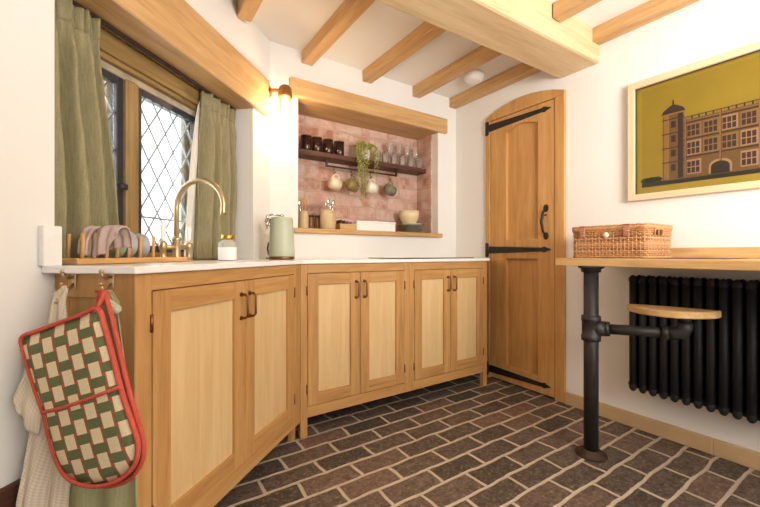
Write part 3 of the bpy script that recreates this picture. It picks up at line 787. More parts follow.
# white box
qx0, qx1 = B.ax(357.2, .05), B.ax(395.5, .05)
wbx = fthing('storage_box', 'long white box on the niche sill', 'box', B, qx0, .05, SZ)
mb = MB(); mb.box(0, qx1-qx0, 0, .13, .001, .062, .003); obj('box_body', mb, WHITEP, wbx)
mb = MB(); mb.box(-.002, qx1-qx0+.002, -.002, .132, .0622, .078, .003); obj('lid', mb, WHITEP, wbx)
# plates and bowl
ppx, py_ = 411.0, .13
sp0 = None; pl_lab = ['bottom', 'second from the bottom', 'third from the bottom', 'fourth from the bottom', 'top']
zz = SZ+.0005
for i in range(5):
    r = .113-.004*i
    mb = MB(); mb.lathe([(0, 0), (r*.6, 0), (r*.63, .002), (r*.97, .0130), (r, .0150), (r*.97, .0170), (r*.62, .006), (0, .0045)], 36)
    o = obj('plate', mb, PLATEM if i < 4 else CREAM, loc=B.P(B.ax(ppx, py_), py_, zz), rotz=B.ang)
    tag(o, '%s plate in the stack under the cream bowl, %s' % ('grey' if i < 4 else 'cream', pl_lab[i]), 'plate', 'plates stacked on the sill'); zz += .0160
bw = thing('bowl', 'deep cream bowl on top of the plate stack in the niche', 'bowl', B.P(B.ax(409.0, py_), py_, zz-.0095), B.ang)
mb = MB(); mb.lathe([(0, .001), (.045, .001), (.045, .012), (.066, .03), (.083, .068), (.086, .118), (.081, .118), (.077, .069), (.06, .034), (0, .02)], 36); obj('bowl_body', mb, BOWLM, bw)

# ------------------------------------------------------------------ wall lamp
la = AC-.052
lamp = fthing('wall_lamp', 'brass bulkhead wall lamp with a caged glass, lit, in the corner beside the niche', 'lamp', L, la, 0, 1.985)
MX = Matrix.Rotation(PI/2, 3, 'X')     # local z -> -y (out into the room)
mb = MB(); mb.lathe([(0, 0), (.048, 0), (.048, .010), (.040, .022), (.020, .028), (0, .028)], 28, M=MX); obj('backplate', mb, plain('aged_brass', '#a67c45', .35, .85, .1), lamp)
LB = plain('aged_brass_cap', '#a67c45', .35, .85, .1)
mb = MB(); mb.tube([(0, -.025, 0), (0, -.06, .0), (0, -.09, -.005), (0, -.105, -.015)], [.012, .011, .011, .012], 12); obj('arm', mb, LB, lamp)
lc = (0, -.128, 0)
mb = MB(); mb.lathe([(0, .022), (.020, .022), (.032, .014), (.040, .0), (.042, -.030), (.044, -.045), (.042, -.052), (0, -.052)], 28, lc); obj('cap', mb, LB, lamp)
mb = MB(); mb.lathe([(.030, -.052), (.032, -.10), (.031, -.145), (.022, -.178), (.008, -.19), (0, -.191)], 28, lc); gl = obj('glass_shade', mb, m_glass('lamp_glass', (.99, .98, .95, 1), .8), lamp)
mb = MB()
for i in range(4):
    a = PI/4+PI/2*i; mb.tube([(lc[0]+math.cos(a)*q, lc[1]+math.sin(a)*q, z) for q, z in ((.037, -.05), (.038, -.11), (.037, -.155), (.026, -.19), (.004, -.205))], .0017, 6)
for z in (-.075, -.125): mb.tube([(lc[0]+math.cos(2*PI*i/24)*.038, lc[1]+math.sin(2*PI*i/24)*.038, z) for i in range(24)], .0015, 5, closed=True)
obj('cage', mb, LB, lamp)
mb = MB(); mb.lathe([(0, -.052), (.010, -.055), (.018, -.09), (.020, -.11), (.014, -.128), (0, -.134)], 18, lc); obj('bulb', mb, m_emit('bulb_glow', '#ffdcae', 60), lamp)
ld = bpy.data.lights.new('bulb_light', 'POINT'); ld.energy = 5.5; ld.color = (1, .74, .45); ld.shadow_soft_size = .024
lo = bpy.data.objects.new('bulb_light', ld); COL.objects.link(lo); lo.location = L.P(la, -.128, 1.985-.148)

# smoke alarm
Zs = 1.31*F_PX/(CY-78.5); sm = thing('smoke_alarm', 'round white smoke alarm on the ceiling between two joists', 'alarm', ((474-CX)/F_PX*Zs, Zs, CEIL))
mb = MB(); mb.lathe([(0, 0), (.062, 0), (.062, -.012), (.058, -.014), (0, -.014)], 36); obj('base', mb, WHITEP, sm)
mb = MB(); mb.lathe([(.072, -.014), (.075, -.020), (.073, -.038), (.060, -.052), (.035, -.057), (0, -.058), (0, -.0145)], 36)
for i in range(18):
    a = 2*PI*i/18; mb.box(math.cos(a)*.05-.003, math.cos(a)*.05+.003, math.sin(a)*.05-.003, math.sin(a)*.05+.003, -.057, -.05)
obj('cover', mb, WHITEP, sm)

# ------------------------------------------------------------------ framed print
fd = -.034; fw = .034; fx0 = R.ax(627.5, fd); fx1 = fx0+1.06; fz0, fz1 = R.z(fx0, fd, 201.5), R.z(fx0, fd, 85.5)
pic = fthing('framed_print', 'pale oak framed print of a towered mansion on an olive sky, on the white wall', 'picture', R, fx0, 0, fz0)
X = lambda x: x-fx0
Zf = lambda z: z-fz0
WF, HF = fx1-fx0, fz1-fz0
FRM = {a: oak('frame', a) for a in 'xz'}
mb = MB(); mb.box(0, WF, fd, -.001, 0, fw, .002); obj('frame_rail', mb, FRM['x'], pic)
mb = MB(); mb.box(0, WF, fd, -.001, HF-fw, HF, .002); obj('frame_rail', mb, FRM['x'], pic)
mb = MB(); mb.box(0, fw, fd-.0003, -.001, .0005, HF-.0005, .002); obj('frame_stile', mb, FRM['z'], pic)
mb = MB(); mb.box(WF-fw, WF, fd-.0003, -.001, .0005, HF-.0005, .002); obj('frame_stile', mb, FRM['z'], pic)
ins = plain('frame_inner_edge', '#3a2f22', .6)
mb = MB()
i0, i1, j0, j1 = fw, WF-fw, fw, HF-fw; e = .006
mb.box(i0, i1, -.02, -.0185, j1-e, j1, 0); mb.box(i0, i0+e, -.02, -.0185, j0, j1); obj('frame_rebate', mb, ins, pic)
cols = ['#8d7722', '#836d1d', '#5f4524', '#7c5a2e', '#2f1f1d', '#231c12', '#3a3f16', '#94704a']
pm = [plain('print_ink_%d' % i, c, .35, 0, .10, 45 if i > 1 else 6) for i, c in enumerate(cols)]
mb = MB(); PY = -.010
mb.box(i0, i1, PY, -.002, j0, j1, mi=0)
lay = [PY]
def rect(x0, x1, z0, z1, mi, lv): mb.box(x0, x1, PY-.0004*lv, PY-.0004*(lv-1), z0, z1, mi=mi)
def poly_(pts, mi, lv): mb.prism(pts, PY-.0004*lv, PY-.0004*(lv-1), 'y', mi=mi)
def pt(px, py): x, z = R.at(px, py, PY); return x-fx0, z-fz0
ix0 = pt(642, 120)[0]; rect(ix0, i1-.02, pt(645, 187)[1], j1-.02, 1, 1)
gz = pt(671, 179)[1]; gz0 = pt(645, 187.5)[1]
rect(ix0, i1-.02, gz0, gz-.004, 5, 2)
bx = random.Random(5)
for i in range(7):
    cx = ix0+.012+i*.012; r = .012+.010*bx.random()
    poly_([(cx+r*math.cos(2*PI*k/10), gz+.008+r*.8*math.sin(2*PI*k/10)) for k in range(10)], 6, 2)
tx0, tz1 = pt(663, 116); tx1 = pt(684, 116)[0]
def tower(x0, x1, zt):
    rect(x0, x1, gz-.006, zt, 2, 3)
    c = (x0+x1)/2; w = x1-x0
    rect(x0+w*.05, x0+w*.3, gz, zt, 3, 4); rect(x0+w*.72, x1-w*.04, gz, zt, 4, 4)
    poly_([(x0-w*.08, zt), (x1+w*.08, zt), (x1-w*.02, zt+w*.22), (c+w*.2, zt+w*.42), (c+w*.04, zt+w*.5), (c+w*.03, zt+w*.78), (c-w*.03, zt+w*.78), (c-w*.04, zt+w*.5), (c-w*.2, zt+w*.42), (x0+w*.02, zt+w*.22)], 4, 4)
    hh = zt-gz
    for f in (.12, .34, .56, .78): 
        rect(x0-w*.03, x1+w*.03, gz+hh*(f+.13), gz+hh*(f+.145), 4, 6)
        rect(x0+w*.4, x0+w*.62, gz+hh*f, gz+hh*(f+.1), 4, 5)
    rect(x0-w*.06, x1+w*.06, zt-.006, zt+.002, 3, 6)
tower(tx0, tx1, tz1)
mx1 = tx1+.50; mz = pt(690, 119)[1]
rect(tx1, mx1, gz-.006, mz, 2, 3)
Hm = mz-gz; Wm = mx1-tx1
for f in (.33, .64, .93): rect(tx1, mx1, gz+Hm*f, gz+Hm*(f+.03), 4, 5); rect(tx1, mx1, gz+Hm*(f+.03), gz+Hm*(f+.045), 3, 5)
nb = 36
for i in range(nb): rect(tx1+Wm*i/nb+.002, tx1+Wm*(i+.5)/nb+.002, mz, mz+.016, 3 if i % 2 else 4, 3)
rect(tx1, mx1, mz+.012, mz+.016, 4, 4)
ga, gb = pt(711, 160)[0], pt(730, 160)[0]
bay = .062
i = 0; x = tx1+.010
while x+bay*.8 < mx1:
    pil = i % 2 == 0
    for f, hf in ((.06, .2), (.39, .2), (.70, .19)):
        if f < .1 and x+bay*.85 > ga-.006 and x < gb+.006: continue
        for q in range(3):
            rect(x+.004+q*.0175, x+.018+q*.0175, gz+Hm*f, gz+Hm*(f+hf*.46), 4, 5); rect(x+.004+q*.0175, x+.018+q*.0175, gz+Hm*(f+hf*.54), gz+Hm*(f+hf), 4, 5)
        rect(x, x+.060, gz+Hm*(f-.02), gz+Hm*(f+hf+.03), 3 if (i+int(f*10)) % 3 else 7, 4)
    if pil: rect(x-.007, x-.001, gz, mz+.012, 3, 6); rect(x-.001, x+.0015, gz, mz+.008, 4, 6)
    x += bay+.006; i += 1
gc = (ga+gb)/2; gw = (gb-ga)/2
poly_([(ga-.008, gz), (gb+.008, gz), (gb+.008, gz+.035)]+[(gc+(gw+.008)*math.cos(PI*k/10), gz+.035+(gw*.75+.006)*math.sin(PI*k/10)) for k in range(1, 10)]+[(ga-.008, gz+.035)], 7, 6)
poly_([(ga, gz-.004), (gb, gz-.004), (gb, gz+.03)]+[(gc+gw*math.cos(PI*k/10), gz+.03+gw*.75*math.sin(PI*k/10)) for k in range(1, 10)]+[(ga, gz+.03)], 5, 7)
tower(mx1, mx1+(tx1-tx0), tz1)
obj('print', mb, pm, pic)

# ------------------------------------------------------------------ breakfast bar on a pipe leg
bx0 = R.ax(555, -.56); BT = .957
bar = fthing('breakfast_bar', 'oak breakfast bar on a black pipe leg along the white wall', 'bar', R, bx0, 0, 0)
q = bx0
mb = MB(); mb.box(0, 3.1-q, -.56, -.001, .919, BT, .004, 2); obj('bar_top', mb, oak('bar', 'x'), bar)
mb = MB(); mb.box(.005, 3.1-q, -.022, -.0015, BT, 1.010, .003); obj('upstand', mb, oak('bar', 'x'), bar)
lx, ly = 1.4076-q, -.506
mb = MB(); mb.cyl((lx, ly, .008), (lx, ly, .912), .0325, None, 24); leg = obj('pipe_leg', mb, PIPE, bar)
mb = MB(); mb.lathe([(0, 0), (.070, 0), (.070, .009), (.046, .012), (.042, .028), (.034, .030)], 28, (lx, ly, 0)); obj('floor_flange', mb, plain('rusty_flange', '#4a3428', .7, .3, .35, 30), leg)
mb = MB(); mb.lathe([(0, .9188), (.056, .9188), (.056, .910), (.044, .905), (.042, .89), (.034, .888)], 28, (lx, ly, 0)); obj('top_flange', mb, PIPE, leg)
ex, ey = 1.725-q, -.388; az = .617; az2 = .632
dirv = Vector((ex-lx, ey-ly, az2-az)).normalized()
mb = MB(); mb.lathe([(.0325, -.062), (.042, -.060), (.043, -.035), (.040, -.033), (.040, .033), (.043, .035), (.042, .060), (.0325, .062)], 24, (lx, ly, az))
c0 = Vector((lx, ly, az)); mb.cyl(c0, c0+dirv*.060, .036, None, 20); mb.cyl(c0+dirv*.058, c0+dirv*.078, .036, .034, 20); obj('pipe_tee', mb, PIPE, leg)
arm_end = Vector((ex, ey, az2))
mb = MB(); mb.cyl(c0+dirv*.05, arm_end-dirv*.03, .024, None, 20); arm = obj('swing_arm', mb, PIPE, bar)
mb = MB(); up = Vector((0, 0, 1)); mb.cyl(arm_end-dirv*.062, arm_end-dirv*.040, .033, None, 20)
mb.tube([arm_end-dirv*.045, arm_end-dirv*.015, arm_end+dirv*.008+up*.008, arm_end+dirv*.016+up*.026, arm_end+dirv*.016+up*.05], .029, 18)
mb.cyl(arm_end+dirv*.016+up*.045, arm_end+dirv*.016+up*.079, .024, None, 18); obj('elbow', mb, PIPE, arm)
sl = Vector((1.174, 1.775)); sr = Vector((1.42, 1.55)); ax_ = (sr-sl); sn = Vector((ax_.y, -ax_.x)).normalized()
if sn.y > 0: sn = -sn
pts = []
N = 24
for i in range(N+1):
    t = i/N; b = math.sin(PI*t)**.6; pts.append(sl.lerp(sr, t)+sn*(.15*b))
for i in range(1, 8):
    t = 1-i/8; pts.append(sl.lerp(sr, t)-sn*(.02*math.sin(PI*t)))
def toR(p): d = Vector((p.x, p.y))-R.o; return (d.dot(R.u)-q, d.dot(R.v))
mb = MB(); mb.prism([toR(p) for p in pts], .712, .742, 'z', .004); obj('stool_seat', mb, oak('bar', 'x'), bar)

# ------------------------------------------------------------------ radiator
rx = R.ax(627.5, -.14); NCOL = 15
rad = fthing('radiator', 'black column radiator on the white wall under the bar', 'radiator', R, rx, 0, .24)
RH = .625; sp_ = .0462
col_me = None
for i in range(NCOL):
    if col_me is None:
        mb = MB()
        for y in (-.125, -.085, -.045):
            mb.tube([(0, y, .03), (0, y, RH-.03)], .0168, 12, flat=1.0)
        for z in (.028, RH-.028):
            mb.tube([(0, -.125, z), (0, -.045, z)], .018, 12)
            mb.ell((0, -.125, z), .0185, .018, .028, 12, 8); mb.ell((0, -.045, z), .0175, .016, .026, 12, 8)
            mb.tube([(-.0225, -.085, z), (.0225, -.085, z)], .020, 12)
        c = obj('column', mb, RADM, rad); col_me = c
        c.location.x = .02
    else:
        c2 = col_me.copy(); COL.objects.link(c2); c2.parent = rad; c2.location.x = .02+sp_*i
mb = MB()
for z in (.028, RH-.028): mb.lathe([(0, 0), (.020, 0), (.021, .004), (.012, .012), (0, .013)], 20, (-.002, -.085, z), Matrix.Rotation(-PI/2, 3, 'Y'))
obj('end_plug', mb, RADM, rad)
mb = MB()
for x in (sp_*2.5, sp_*11.5):
    mb.box(x-.012, x+.012, -.085, -.001, RH-.10, RH-.08, .002); mb.box(x-.012, x+.012, -.085, -.001, .09, .11, .002)
obj('wall_bracket', mb, RADM, rad)

# ------------------------------------------------------------------ wicker hamper
hx0 = R.ax(572.5, -.42); hx1 = R.ax(647, -.42); hd = .285; zb = BT+.0025
mat_ = fthing('place_mat', 'dark slate mat on the bar under the wicker hamper', 'mat', R, hx0+.14, -.40, BT)
mb = MB(); mb.box(0, .48, -.045, .27, .0003, .0022, .0005); obj('mat_sheet', mb, plain('slate_mat', '#3d3a40', .6), mat_)
hamp = fthing('wicker_hamper', 'lidded wicker hamper with leather straps on the oak bar', 'basket', R, hx0, -.42, zb)
HW = hx1-hx0; HH = .156
def rrect(w, d, r, n, inset=0):
    x0, x1, y0, y1 = inset, w-inset, inset, d-inset
    segs = [((x0+r, y0), (x1-r, y0)), ((x1, y0+r), (x1, y1-r)), ((x1-r, y1), (x0+r, y1)), ((x0, y1-r), (x0, y0+r))]
    cs = [((x1-r, y0+r), -PI/2), ((x1-r, y1-r), 0), ((x0+r, y1-r), PI/2), ((x0+r, y0+r), PI)]
    raw = []
    for (a, b), (c, st) in zip(segs, cs):
        for i in range(40): raw.append(Vector((a[0]+(b[0]-a[0])*i/40, a[1]+(b[1]-a[1])*i/40)))
        for i in range(8): raw.append(Vector((c[0]+r*math.cos(st+PI/2*i/8), c[1]+r*math.sin(st+PI/2*i/8))))
    ds = [0]
    for a, b in zip(raw, raw[1:]+raw[:1]): ds.append(ds[-1]+(b-a).length)
    out = []; j = 0
    for i in range(n):
        t = ds[-1]*i/n
        while ds[j+1] < t: j += 1
        f = (t-ds[j])/(ds[j+1]-ds[j]+1e-9); a = raw[j % len(raw)]; b = raw[(j+1) % len(raw)]; tg = (b-a).normalized()
        out.append((a.lerp(b, f), Vector((tg.y, -tg.x))))
    return out
WICK = [plain('wicker_honey', '#c08a58', .55, 0, .22, 60), plain('wicker_tan', '#d3a274', .55, 0, .2, 60), plain('wicker_brown', '#a06a44', .55, 0, .2, 60)]
n_st = 74; base = rrect(HW, hd, .02, n_st*2)
mb = MB(); rows = 15; zlo, zhi = .006, HH-.026
for r_ in range(rows):
    z = zlo+(zhi-zlo)*r_/(rows-1); pts = []
    tp = -.004*(1-r_/(rows-1))
    for i, (p, n) in enumerate(base):
        o_ = .0032*(1 if ((i//2)+r_) % 2 else -1) if i % 2 == 0 else 0
        pp = p+n*(o_+tp); pts.append((pp.x, pp.y, z+random.uniform(-.0006, .0006)))
    mb.tube(pts, .0042, 6, closed=True, mi=random.choice((0, 0, 1, 2)))
for i, (p, n) in enumerate(base):
    if i % 2 == 0: mb.tube([(p.x, p.y, .0), (p.x, p.y, HH-.02)], .0026, 5, mi=1)
for z, rr in ((.004, .006), (HH-.024, .0065)):
    for ph in (0, PI):
        mb.tube([(p.x+n.x*.003*math.cos(i*.9+ph), p.y+n.y*.003*math.cos(i*.9+ph), z+.003*math.sin(i*.9+ph)) for i, (p, n) in enumerate(base)], rr*.75, 6, closed=True, mi=0)
mb.box(.006, HW-.006, .006, hd-.006, .002, HH-.03, mi=2)
obj('basket_body', mb, WICK, hamp)
mb = MB(); lid_b = rrect(HW+.008, hd+.008, .022, n_st*2, 0)
lid_b = [(p-Vector((.004, .004)), n) for p, n in lid_b]
for k, z in enumerate((HH-.015, HH-.008, HH-.001)):
    for ph in (0, PI):
        mb.tube([(p.x+n.x*.0025*math.cos(i*.8+ph+k), p.y+n.y*.0025*math.cos(i*.8+ph+k), z+.0022*math.sin(i*.8+ph+k)) for i, (p, n) in enumerate(lid_b)], .0040, 6, closed=True, mi=(0, 1, 0)[k])
for i in range(40):
    y = .004+(hd-.008)*i/39; mb.tube([(x, y, HH-.004+.0025*(1 if (i+int(x/.02)) % 2 else -1)) for x in [HW*t/34 for t in range(35)]], .0038, 5, mi=i % 3)
obj('lid', mb, WICK, hamp)
LEA = plain('tan_leather', '#b9785c', .55, 0, .12, 40)
for px in (583, 627):
    x = R.ax(px, -.425)-hx0; mb = MB()
    mb.box(x-.014, x+.014, -.0145, -.0105, HH-.055, HH-.004, .0015); mb.box(x-.014, x+.014, -.0145, .05, HH+.001, HH+.005, .0015); mb.box(x-.011, x+.011, -.0175, -.0145, HH-.050, HH-.030, .001)
    st = obj('strap', mb, LEA, hamp)
    mb = MB(); mb.tube([(x-.016, -.019, HH-.028), (x+.016, -.019, HH-.028), (x+.016, -.019, HH-.044), (x-.016, -.019, HH-.044)], .0017, 6, closed=True); obj('buckle', mb, BRASS, st)
x = R.ax(606, -.43)-hx0; mb = MB(); mb.lathe([(0, 0), (.013, 0), (.014, .002), (.013, .004), (0, .005)], 20, (x, -.0095, HH-.045), MX); obj('round_tag', mb, plain('tag_cream', '#e6d6bd', .5), hamp)
mb = MB()
for y in (.085, .115): mb.box(HW+.0065, HW+.0085, y-.009, y+.009, HH-.048, HH-.022, .003)
obj('hand_hole', mb, plain('dark_hole', '#241812', .9), hamp)
mb = MB(); mb.tube([(HW+.008, .06, HH-.05), (HW+.011, .06, HH-.02), (HW+.011, .14, HH-.02), (HW+.008, .14, HH-.05)], .005, 6); mb.tube([(HW+.009, .1, HH-.05), (HW+.010, .1, HH-.02)], .004, 6); obj('handle', mb, WICK[0], hamp)

# ------------------------------------------------------------------ things hanging on the hook panel (frame E, y towards the camera is negative)
(hy0, hz0), (hy1, hz1) = hooks
def ept(px, py, d):
    x = E.ax(px, d); return x, E.z(x, d, py)
# oven glove pattern
def m_glove():
    t = NT('basket_weave_print'); c = t.n('ShaderNodeTexCoord'); mp = t.n('ShaderNodeMapping'); t.l(c.outputs['Object'], mp.inputs[0])
    mp.inputs['Rotation'].default_value = (0, math.radians(17), 0)
    sp = t.n('ShaderNodeSeparateXYZ'); t.l(mp.outputs[0], sp.inputs[0])
    pw, ph = .0385, .0600
    xs = t.math('MULTIPLY', sp.outputs[0], 1/pw); zs = t.math('MULTIPLY', sp.outputs[2], 1/ph)
    col = t.math('FLOOR', xs); fx = t.math('SUBTRACT', xs, col)
    odd = t.math('FLOORED_MODULO', col, 2.0)
    fy = t.math('FRACT', t.math('ADD', zs, t.math('MULTIPLY', odd, .5)))
    # green bar spills sideways over the column edges of its own column only; cream block is a little narrower
    green = t.math('LESS_THAN', fy, .40)
    ex = t.math('ABSOLUTE', t.math('SUBTRACT', fx, .5))
    cream = t.math('LESS_THAN', ex, .37)
    # beside the cream block: the neighbouring column's green bar where it overlaps, else red thread
    fy2 = t.math('FRACT', t.math('ADD', fy, .5))
    g2 = t.math('LESS_THAN', fy2, .40)
    n = t.noise(t.co(), 300, 2, .7)
    cc = t.ramp(n, [(.3, '#d3c198'), (.7, '#e4d5b2')]); gc_ = t.ramp(n, [(.3, '#5d6240'), (.7, '#727651')]); rc = lin('#bb5146')
    side = t.mix(g2, rc, gc_)
    red_edge = t.math('GREATER_THAN', ex, .43)
    a = t.mix(cream, t.mix(t.math('LESS_THAN', ex, .43), side, rc), cc)
    b = t.mix(green, a, gc_)
    t.bump(n, .2, .002)
    return t.base(b, .9, 0, .15)
GLV = m_glove(); RED = m_linen('red_binding', '#b94a3a', '#cf6150', 250, .2)
def smooth_outline(pts, n):
    """closed Catmull-Rom through px points, n per segment"""
    out = []; N = len(pts)
    for i in range(N):
        p = [Vector(pts[(i+k-1) % N]) for k in range(4)]
        for j in range(n):
            t = j/n
            out.append(.5*((2*p[1])+(p[2]-p[0])*t+(2*p[0]-5*p[1]+4*p[2]-p[3])*t*t+(3*p[1]-p[0]-3*p[2]+p[3])*t**3))
    return out
def pad(mb, outl, y, th, n_in=6):
    c = sum((p for p in outl), Vector((0, 0)))/len(outl)
    def ring(f, s):
        res = []
        for p in outl:
            q = c+(p-c)*f; bulge = th*math.sqrt(max(0, 1-f**4)); res.append(mb.bm.verts.new((q.x, y+s*bulge, q.y)))
        return res
    edge = ring(1, -1)
    for s in (-1, 1):
        prev = edge
        for k in range(1, n_in+1):
            f = 1-k/(n_in+1); r = ring(f, s); mb.bridge(prev, r); prev = r
        v = mb.bm.verts.new((c.x, y+s*th, c.y)); n = len(prev)
        for i in range(n): f = mb.bm.faces.new((prev[i], prev[(i+1) % n], v)); f.smooth = True
GD = -.110
gl_px = [(22, 338), (36, 331.5), (60, 322.5), (80, 315.5), (97.5, 309), (104, 325), (112, 354), (122, 393), (131, 420), (138, 444), (135, 464), (122, 478), (105, 485), (88, 485.5), (70, 479), (58, 463), (50, 438), (44, 413), (34, 384), (26, 358)]
glove = thing('oven_glove', 'double oven glove in a red-edged cream and green weave print, hung on the cabinet end', 'oven glove', E.P(0, 0, 0), E.ang)
o1 = [Vector(ept(p[0], p[1], GD)) for p in gl_px]; o1 = smooth_outline(o1, 4)
mb = MB(); pad(mb, o1, GD, .014); body = obj('front_pad', mb, GLV, glove)
mb = MB(); mb.tube([(p.x, GD, p.y) for p in o1], .0068, 8, closed=True, flat=.8); obj('binding', mb, RED, body)
pk = [(43.5, 412.5), (60, 408.5), (80, 402), (100, 394.5), (120, 387)]
mb = MB(); pp = [ept(a, b, GD-.0145) for a, b in pk]; mb.tube([(p[0], GD-.0125-.003*math.sin(PI*i/4), p[1]) for i, p in enumerate(pp)], .0062, 8, flat=.7); obj('pocket_band', mb, RED, body)
gl2 = [(99, 300), (103.5, 292), (110, 312), (118, 345), (128, 388), (137, 418), (143.5, 444), (141, 464), (128, 480), (108, 486), (92, 480), (80, 455), (84, 400), (90, 340)]
o2 = smooth_outline([Vector(ept(p[0], p[1], GD+.026)) for p in gl2], 4)
mb = MB(); pad(mb, o2, GD+.026, .010); back = obj('back_pad', mb, m_linen('glove_back_cloth', '#5f6243', '#74764f'), glove)
mb = MB(); mb.tube([(p.x, GD+.026, p.y) for p in o2], .0068, 8, closed=True, flat=.8); obj('binding', mb, RED, back)
mb = MB(); a = ept(97.5, 309, GD); b = ept(102, 294, GD+.02)
mb.tube([(a[0]-.004, GD, a[1]-.004), (a[0]+.004, GD+.006, a[1]+.02), (b[0], GD+.024, b[1]+.004), (-hy1-.004, -.036, hz1-.024), (-hy1+.004, -.030, hz1-.026), (b[0]+.006, GD+.03, b[1]+.002)], .0055, 8, flat=.8); obj('hanging_loop', mb, RED, glove)

# cream towel on the near-wall hook
TC = NT('cream_herringbone'); c_ = TC.n('ShaderNodeTexCoord'); sx_ = TC.n('ShaderNodeSeparateXYZ'); TC.l(c_.outputs['Object'], sx_.inputs[0])
zz_ = TC.math('SINE', TC.math('MULTIPLY', TC.math('ADD', sx_.outputs[0], TC.math('MULTIPLY', sx_.outputs[2], .35)), 900))
fz_ = TC.math('SINE', TC.math('MULTIPLY', sx_.outputs[2], 420)); f_ = TC.math('MULTIPLY_ADD', TC.math('MULTIPLY', zz_, fz_), .5, .5)
TC.bump(f_, .3, .002); TOWEL = TC.base(TC.ramp(f_, [(.2, '#cbbca5'), (.8, '#dccfba')]), .95, 0, .1)
tw = thing('tea_towel', 'cream woven towel hanging from the hook nearest the white wall, behind the oven glove', 'towel', E.P(0, 0, 0), E.ang)
keys = [  # py, x_left px, x_right px, depth
    (287, 63, 68, -.032), (300, 51, 64, -.035), (322, 46, 66, -.036), (350, 42, 72, -.038), (400, 34, 76, -.042), (450, 24, 74, -.048), (507, 13, 66, -.052), (575, 6, 64, -.052)]
def ftw(u, v):
    k = v*(len(keys)-1); i = min(int(k), len(keys)-2); q = k-i; A, Bk = keys[i], keys[i+1]
    py = A[0]+(Bk[0]-A[0])*q; xl = A[1]+(Bk[1]-A[1])*q; xr = A[2]+(Bk[2]-A[2])*q; d = A[3]+(Bk[3]-A[3])*q
    x0, z = ept(xl, py, d); x1, _ = ept(xr, py, d)
    am = .008*min(1, .25+v*1.4); dd = -.060*max(0, min(1, (py-380)/120))*(1-u)**1.3
    x0, z = ept(xl, py, d-.060*max(0, min(1, (py-380)/120)))
    return Vector((x0+(x1-x0)*u, d+dd+am*math.sin(2*PI*2.1*u+.8), z+.004*math.sin(5*u)))
mb = MB(); mb.grid(ftw, 44, 40); obj('towel_cloth', mb, TOWEL, tw, solid=.004)
keys2 = [(330, 40, 52, -.05), (350, 33, 50, -.056), (385, 22, 46, -.085), (408, 13, 40, -.105), (425, 17, 36, -.105)]
def ftw2(u, v):
    k = v*(len(keys2)-1); i = min(int(k), len(keys2)-2); q = k-i; A, Bk = keys2[i], keys2[i+1]
    py = A[0]+(Bk[0]-A[0])*q; xl = A[1]+(Bk[1]-A[1])*q; xr = A[2]+(Bk[2]-A[2])*q; d = A[3]+(Bk[3]-A[3])*q
    x0, z = ept(xl, py-12*(1-u)*v+10*u*v, d); x1, _ = ept(xr, py, d)
    return Vector((x0+(x1-x0)*u, d+.006*math.sin(2*PI*1.2*u), z))
mb = MB(); mb.grid(ftw2, 20, 20); obj('folded_corner', mb, TOWEL, tw, solid=.004)
mb = MB(); mb.tube([(-hy0, -.02, hz0-.022), (-hy0-.004, -.033, hz0-.03), (ept(60, 300, -.035)[0], -.036, ept(60, 300, -.035)[1]), (ept(56, 303, -.035)[0], -.037, ept(56, 303, -.035)[1])], .004, 6); obj('loop', mb, TOWEL, tw)
# green towel behind the glove
GT = m_linen('pale_green_cotton', '#99976e', '#afac84', 260, .2)
gt = thing('hanging_cloth', 'plain pale green cloth hanging behind the oven glove from the second hook', 'cloth', E.P(0, 0, 0), E.ang)
keys3 = [(290, 106, 111, -.036), (302, 108, 119, -.036), (312, 106, 118, -.036), (340, 96, 122, -.036), (390, 84, 130, -.038), (440, 70, 136, -.040), (475, 66, 137, -.042), (507, 63, 138, -.044), (570, 60, 140, -.046)]
def fgt(u, v):
    k = v*(len(keys3)-1); i = min(int(k), len(keys3)-2); q = k-i; A, Bk = keys3[i], keys3[i+1]
    py = A[0]+(Bk[0]-A[0])*q; xl = A[1]+(Bk[1]-A[1])*q; xr = A[2]+(Bk[2]-A[2])*q; d = A[3]+(Bk[3]-A[3])*q
    x0, z = ept(xl, py, d); x1, _ = ept(xr, py, d)
    return Vector((x0+(x1-x0)*u, d+.006*math.sin(2*PI*2.4*u+1)*min(1, .3+v), z))
mb = MB(); mb.grid(fgt, 40, 40); obj('cloth_panel', mb, GT, gt, solid=.003)
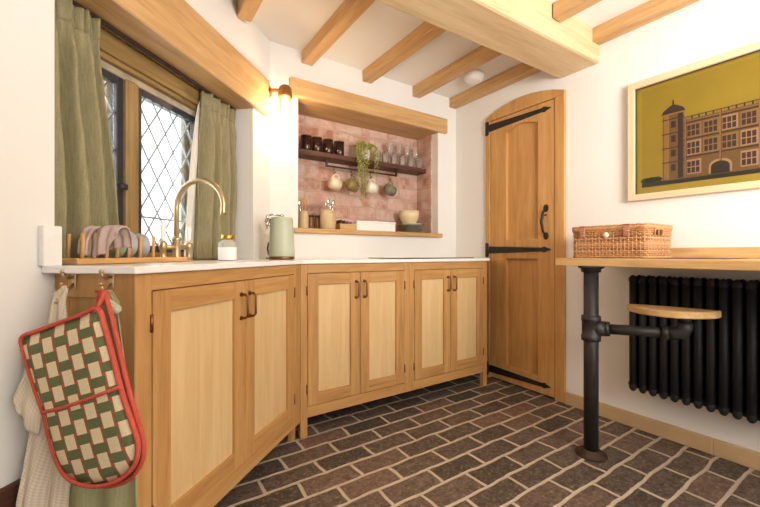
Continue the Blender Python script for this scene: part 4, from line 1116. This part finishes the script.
x0, z0 = ept(115, 309, -.045); mb = MB(); mb.ell((x0, -.046, z0), .017, .012, .014, 12, 8); mb.tube([(-hy1, -.022, hz1-.024), (-hy1+.004, -.033, hz1-.03), (x0-.004, -.044, z0+.012), (x0, -.046, z0)], .0045, 6); obj('knot', mb, m_linen('tie_cotton', '#b9b492', '#cfcaae'), gt)

# ------------------------------------------------------------------ camera, light
cd = bpy.data.cameras.new('camera'); cd.sensor_width = 36; cd.sensor_fit = 'HORIZONTAL'; cd.lens = 36*F_PX/760; cd.clip_start = .02
co_ = bpy.data.objects.new('camera', cd); COL.objects.link(co_); co_.location = (0, 0, H); co_.rotation_euler = (PI/2, 0, 0)
scene.camera = co_
w = bpy.data.worlds.new('overcast_sky'); scene.world = w; w.use_nodes = True
bg = w.node_tree.nodes['Background']; bg.inputs[0].default_value = (.90, .96, 1.0, 1); bg.inputs[1].default_value = 3.0
def area(name, loc, rot, sx, sy, e, c):
    d = bpy.data.lights.new(name, 'AREA'); d.shape = 'RECTANGLE'; d.size = sx; d.size_y = sy; d.energy = e; d.color = c
    o = bpy.data.objects.new(name, d); COL.objects.link(o); o.location = loc; o.rotation_euler = rot; return o
area('added_rear_fill', (1.9, YR-.02, 1.5), (PI/2, 0, 0), 1.38, 1.18, 18, (1, .98, .95))  # unseen area light added in the rear opening to brighten the room
p = L.P((AL+AR)/2, .33, 1.38); area('window_daylight', p, (PI/2, 0, L.ang+PI), 1.0, .7, 10, (.95, .98, 1))
d = bpy.data.lights.new('added_point_fill', 'POINT'); d.energy = 7; d.color = (1, .94, .86); d.shadow_soft_size = .25  # added fill behind the camera, a bare point light without any fitting
o = bpy.data.objects.new('added_point_fill', d); COL.objects.link(o); o.location = (1.3, -.5, 1.62)
area('added_bounce_fill', (1.5, -.15, 1.45), (PI*.82, 0, -.15), .9, .9, 84, (1, .97, .93))  # added unseen light aimed upwards so the ceiling bounces it back
vs = scene.view_settings; vs.view_transform = 'Standard'; vs.look = 'None'; vs.exposure = 0.16; vs.gamma = 1.0; vs.use_curve_mapping = False
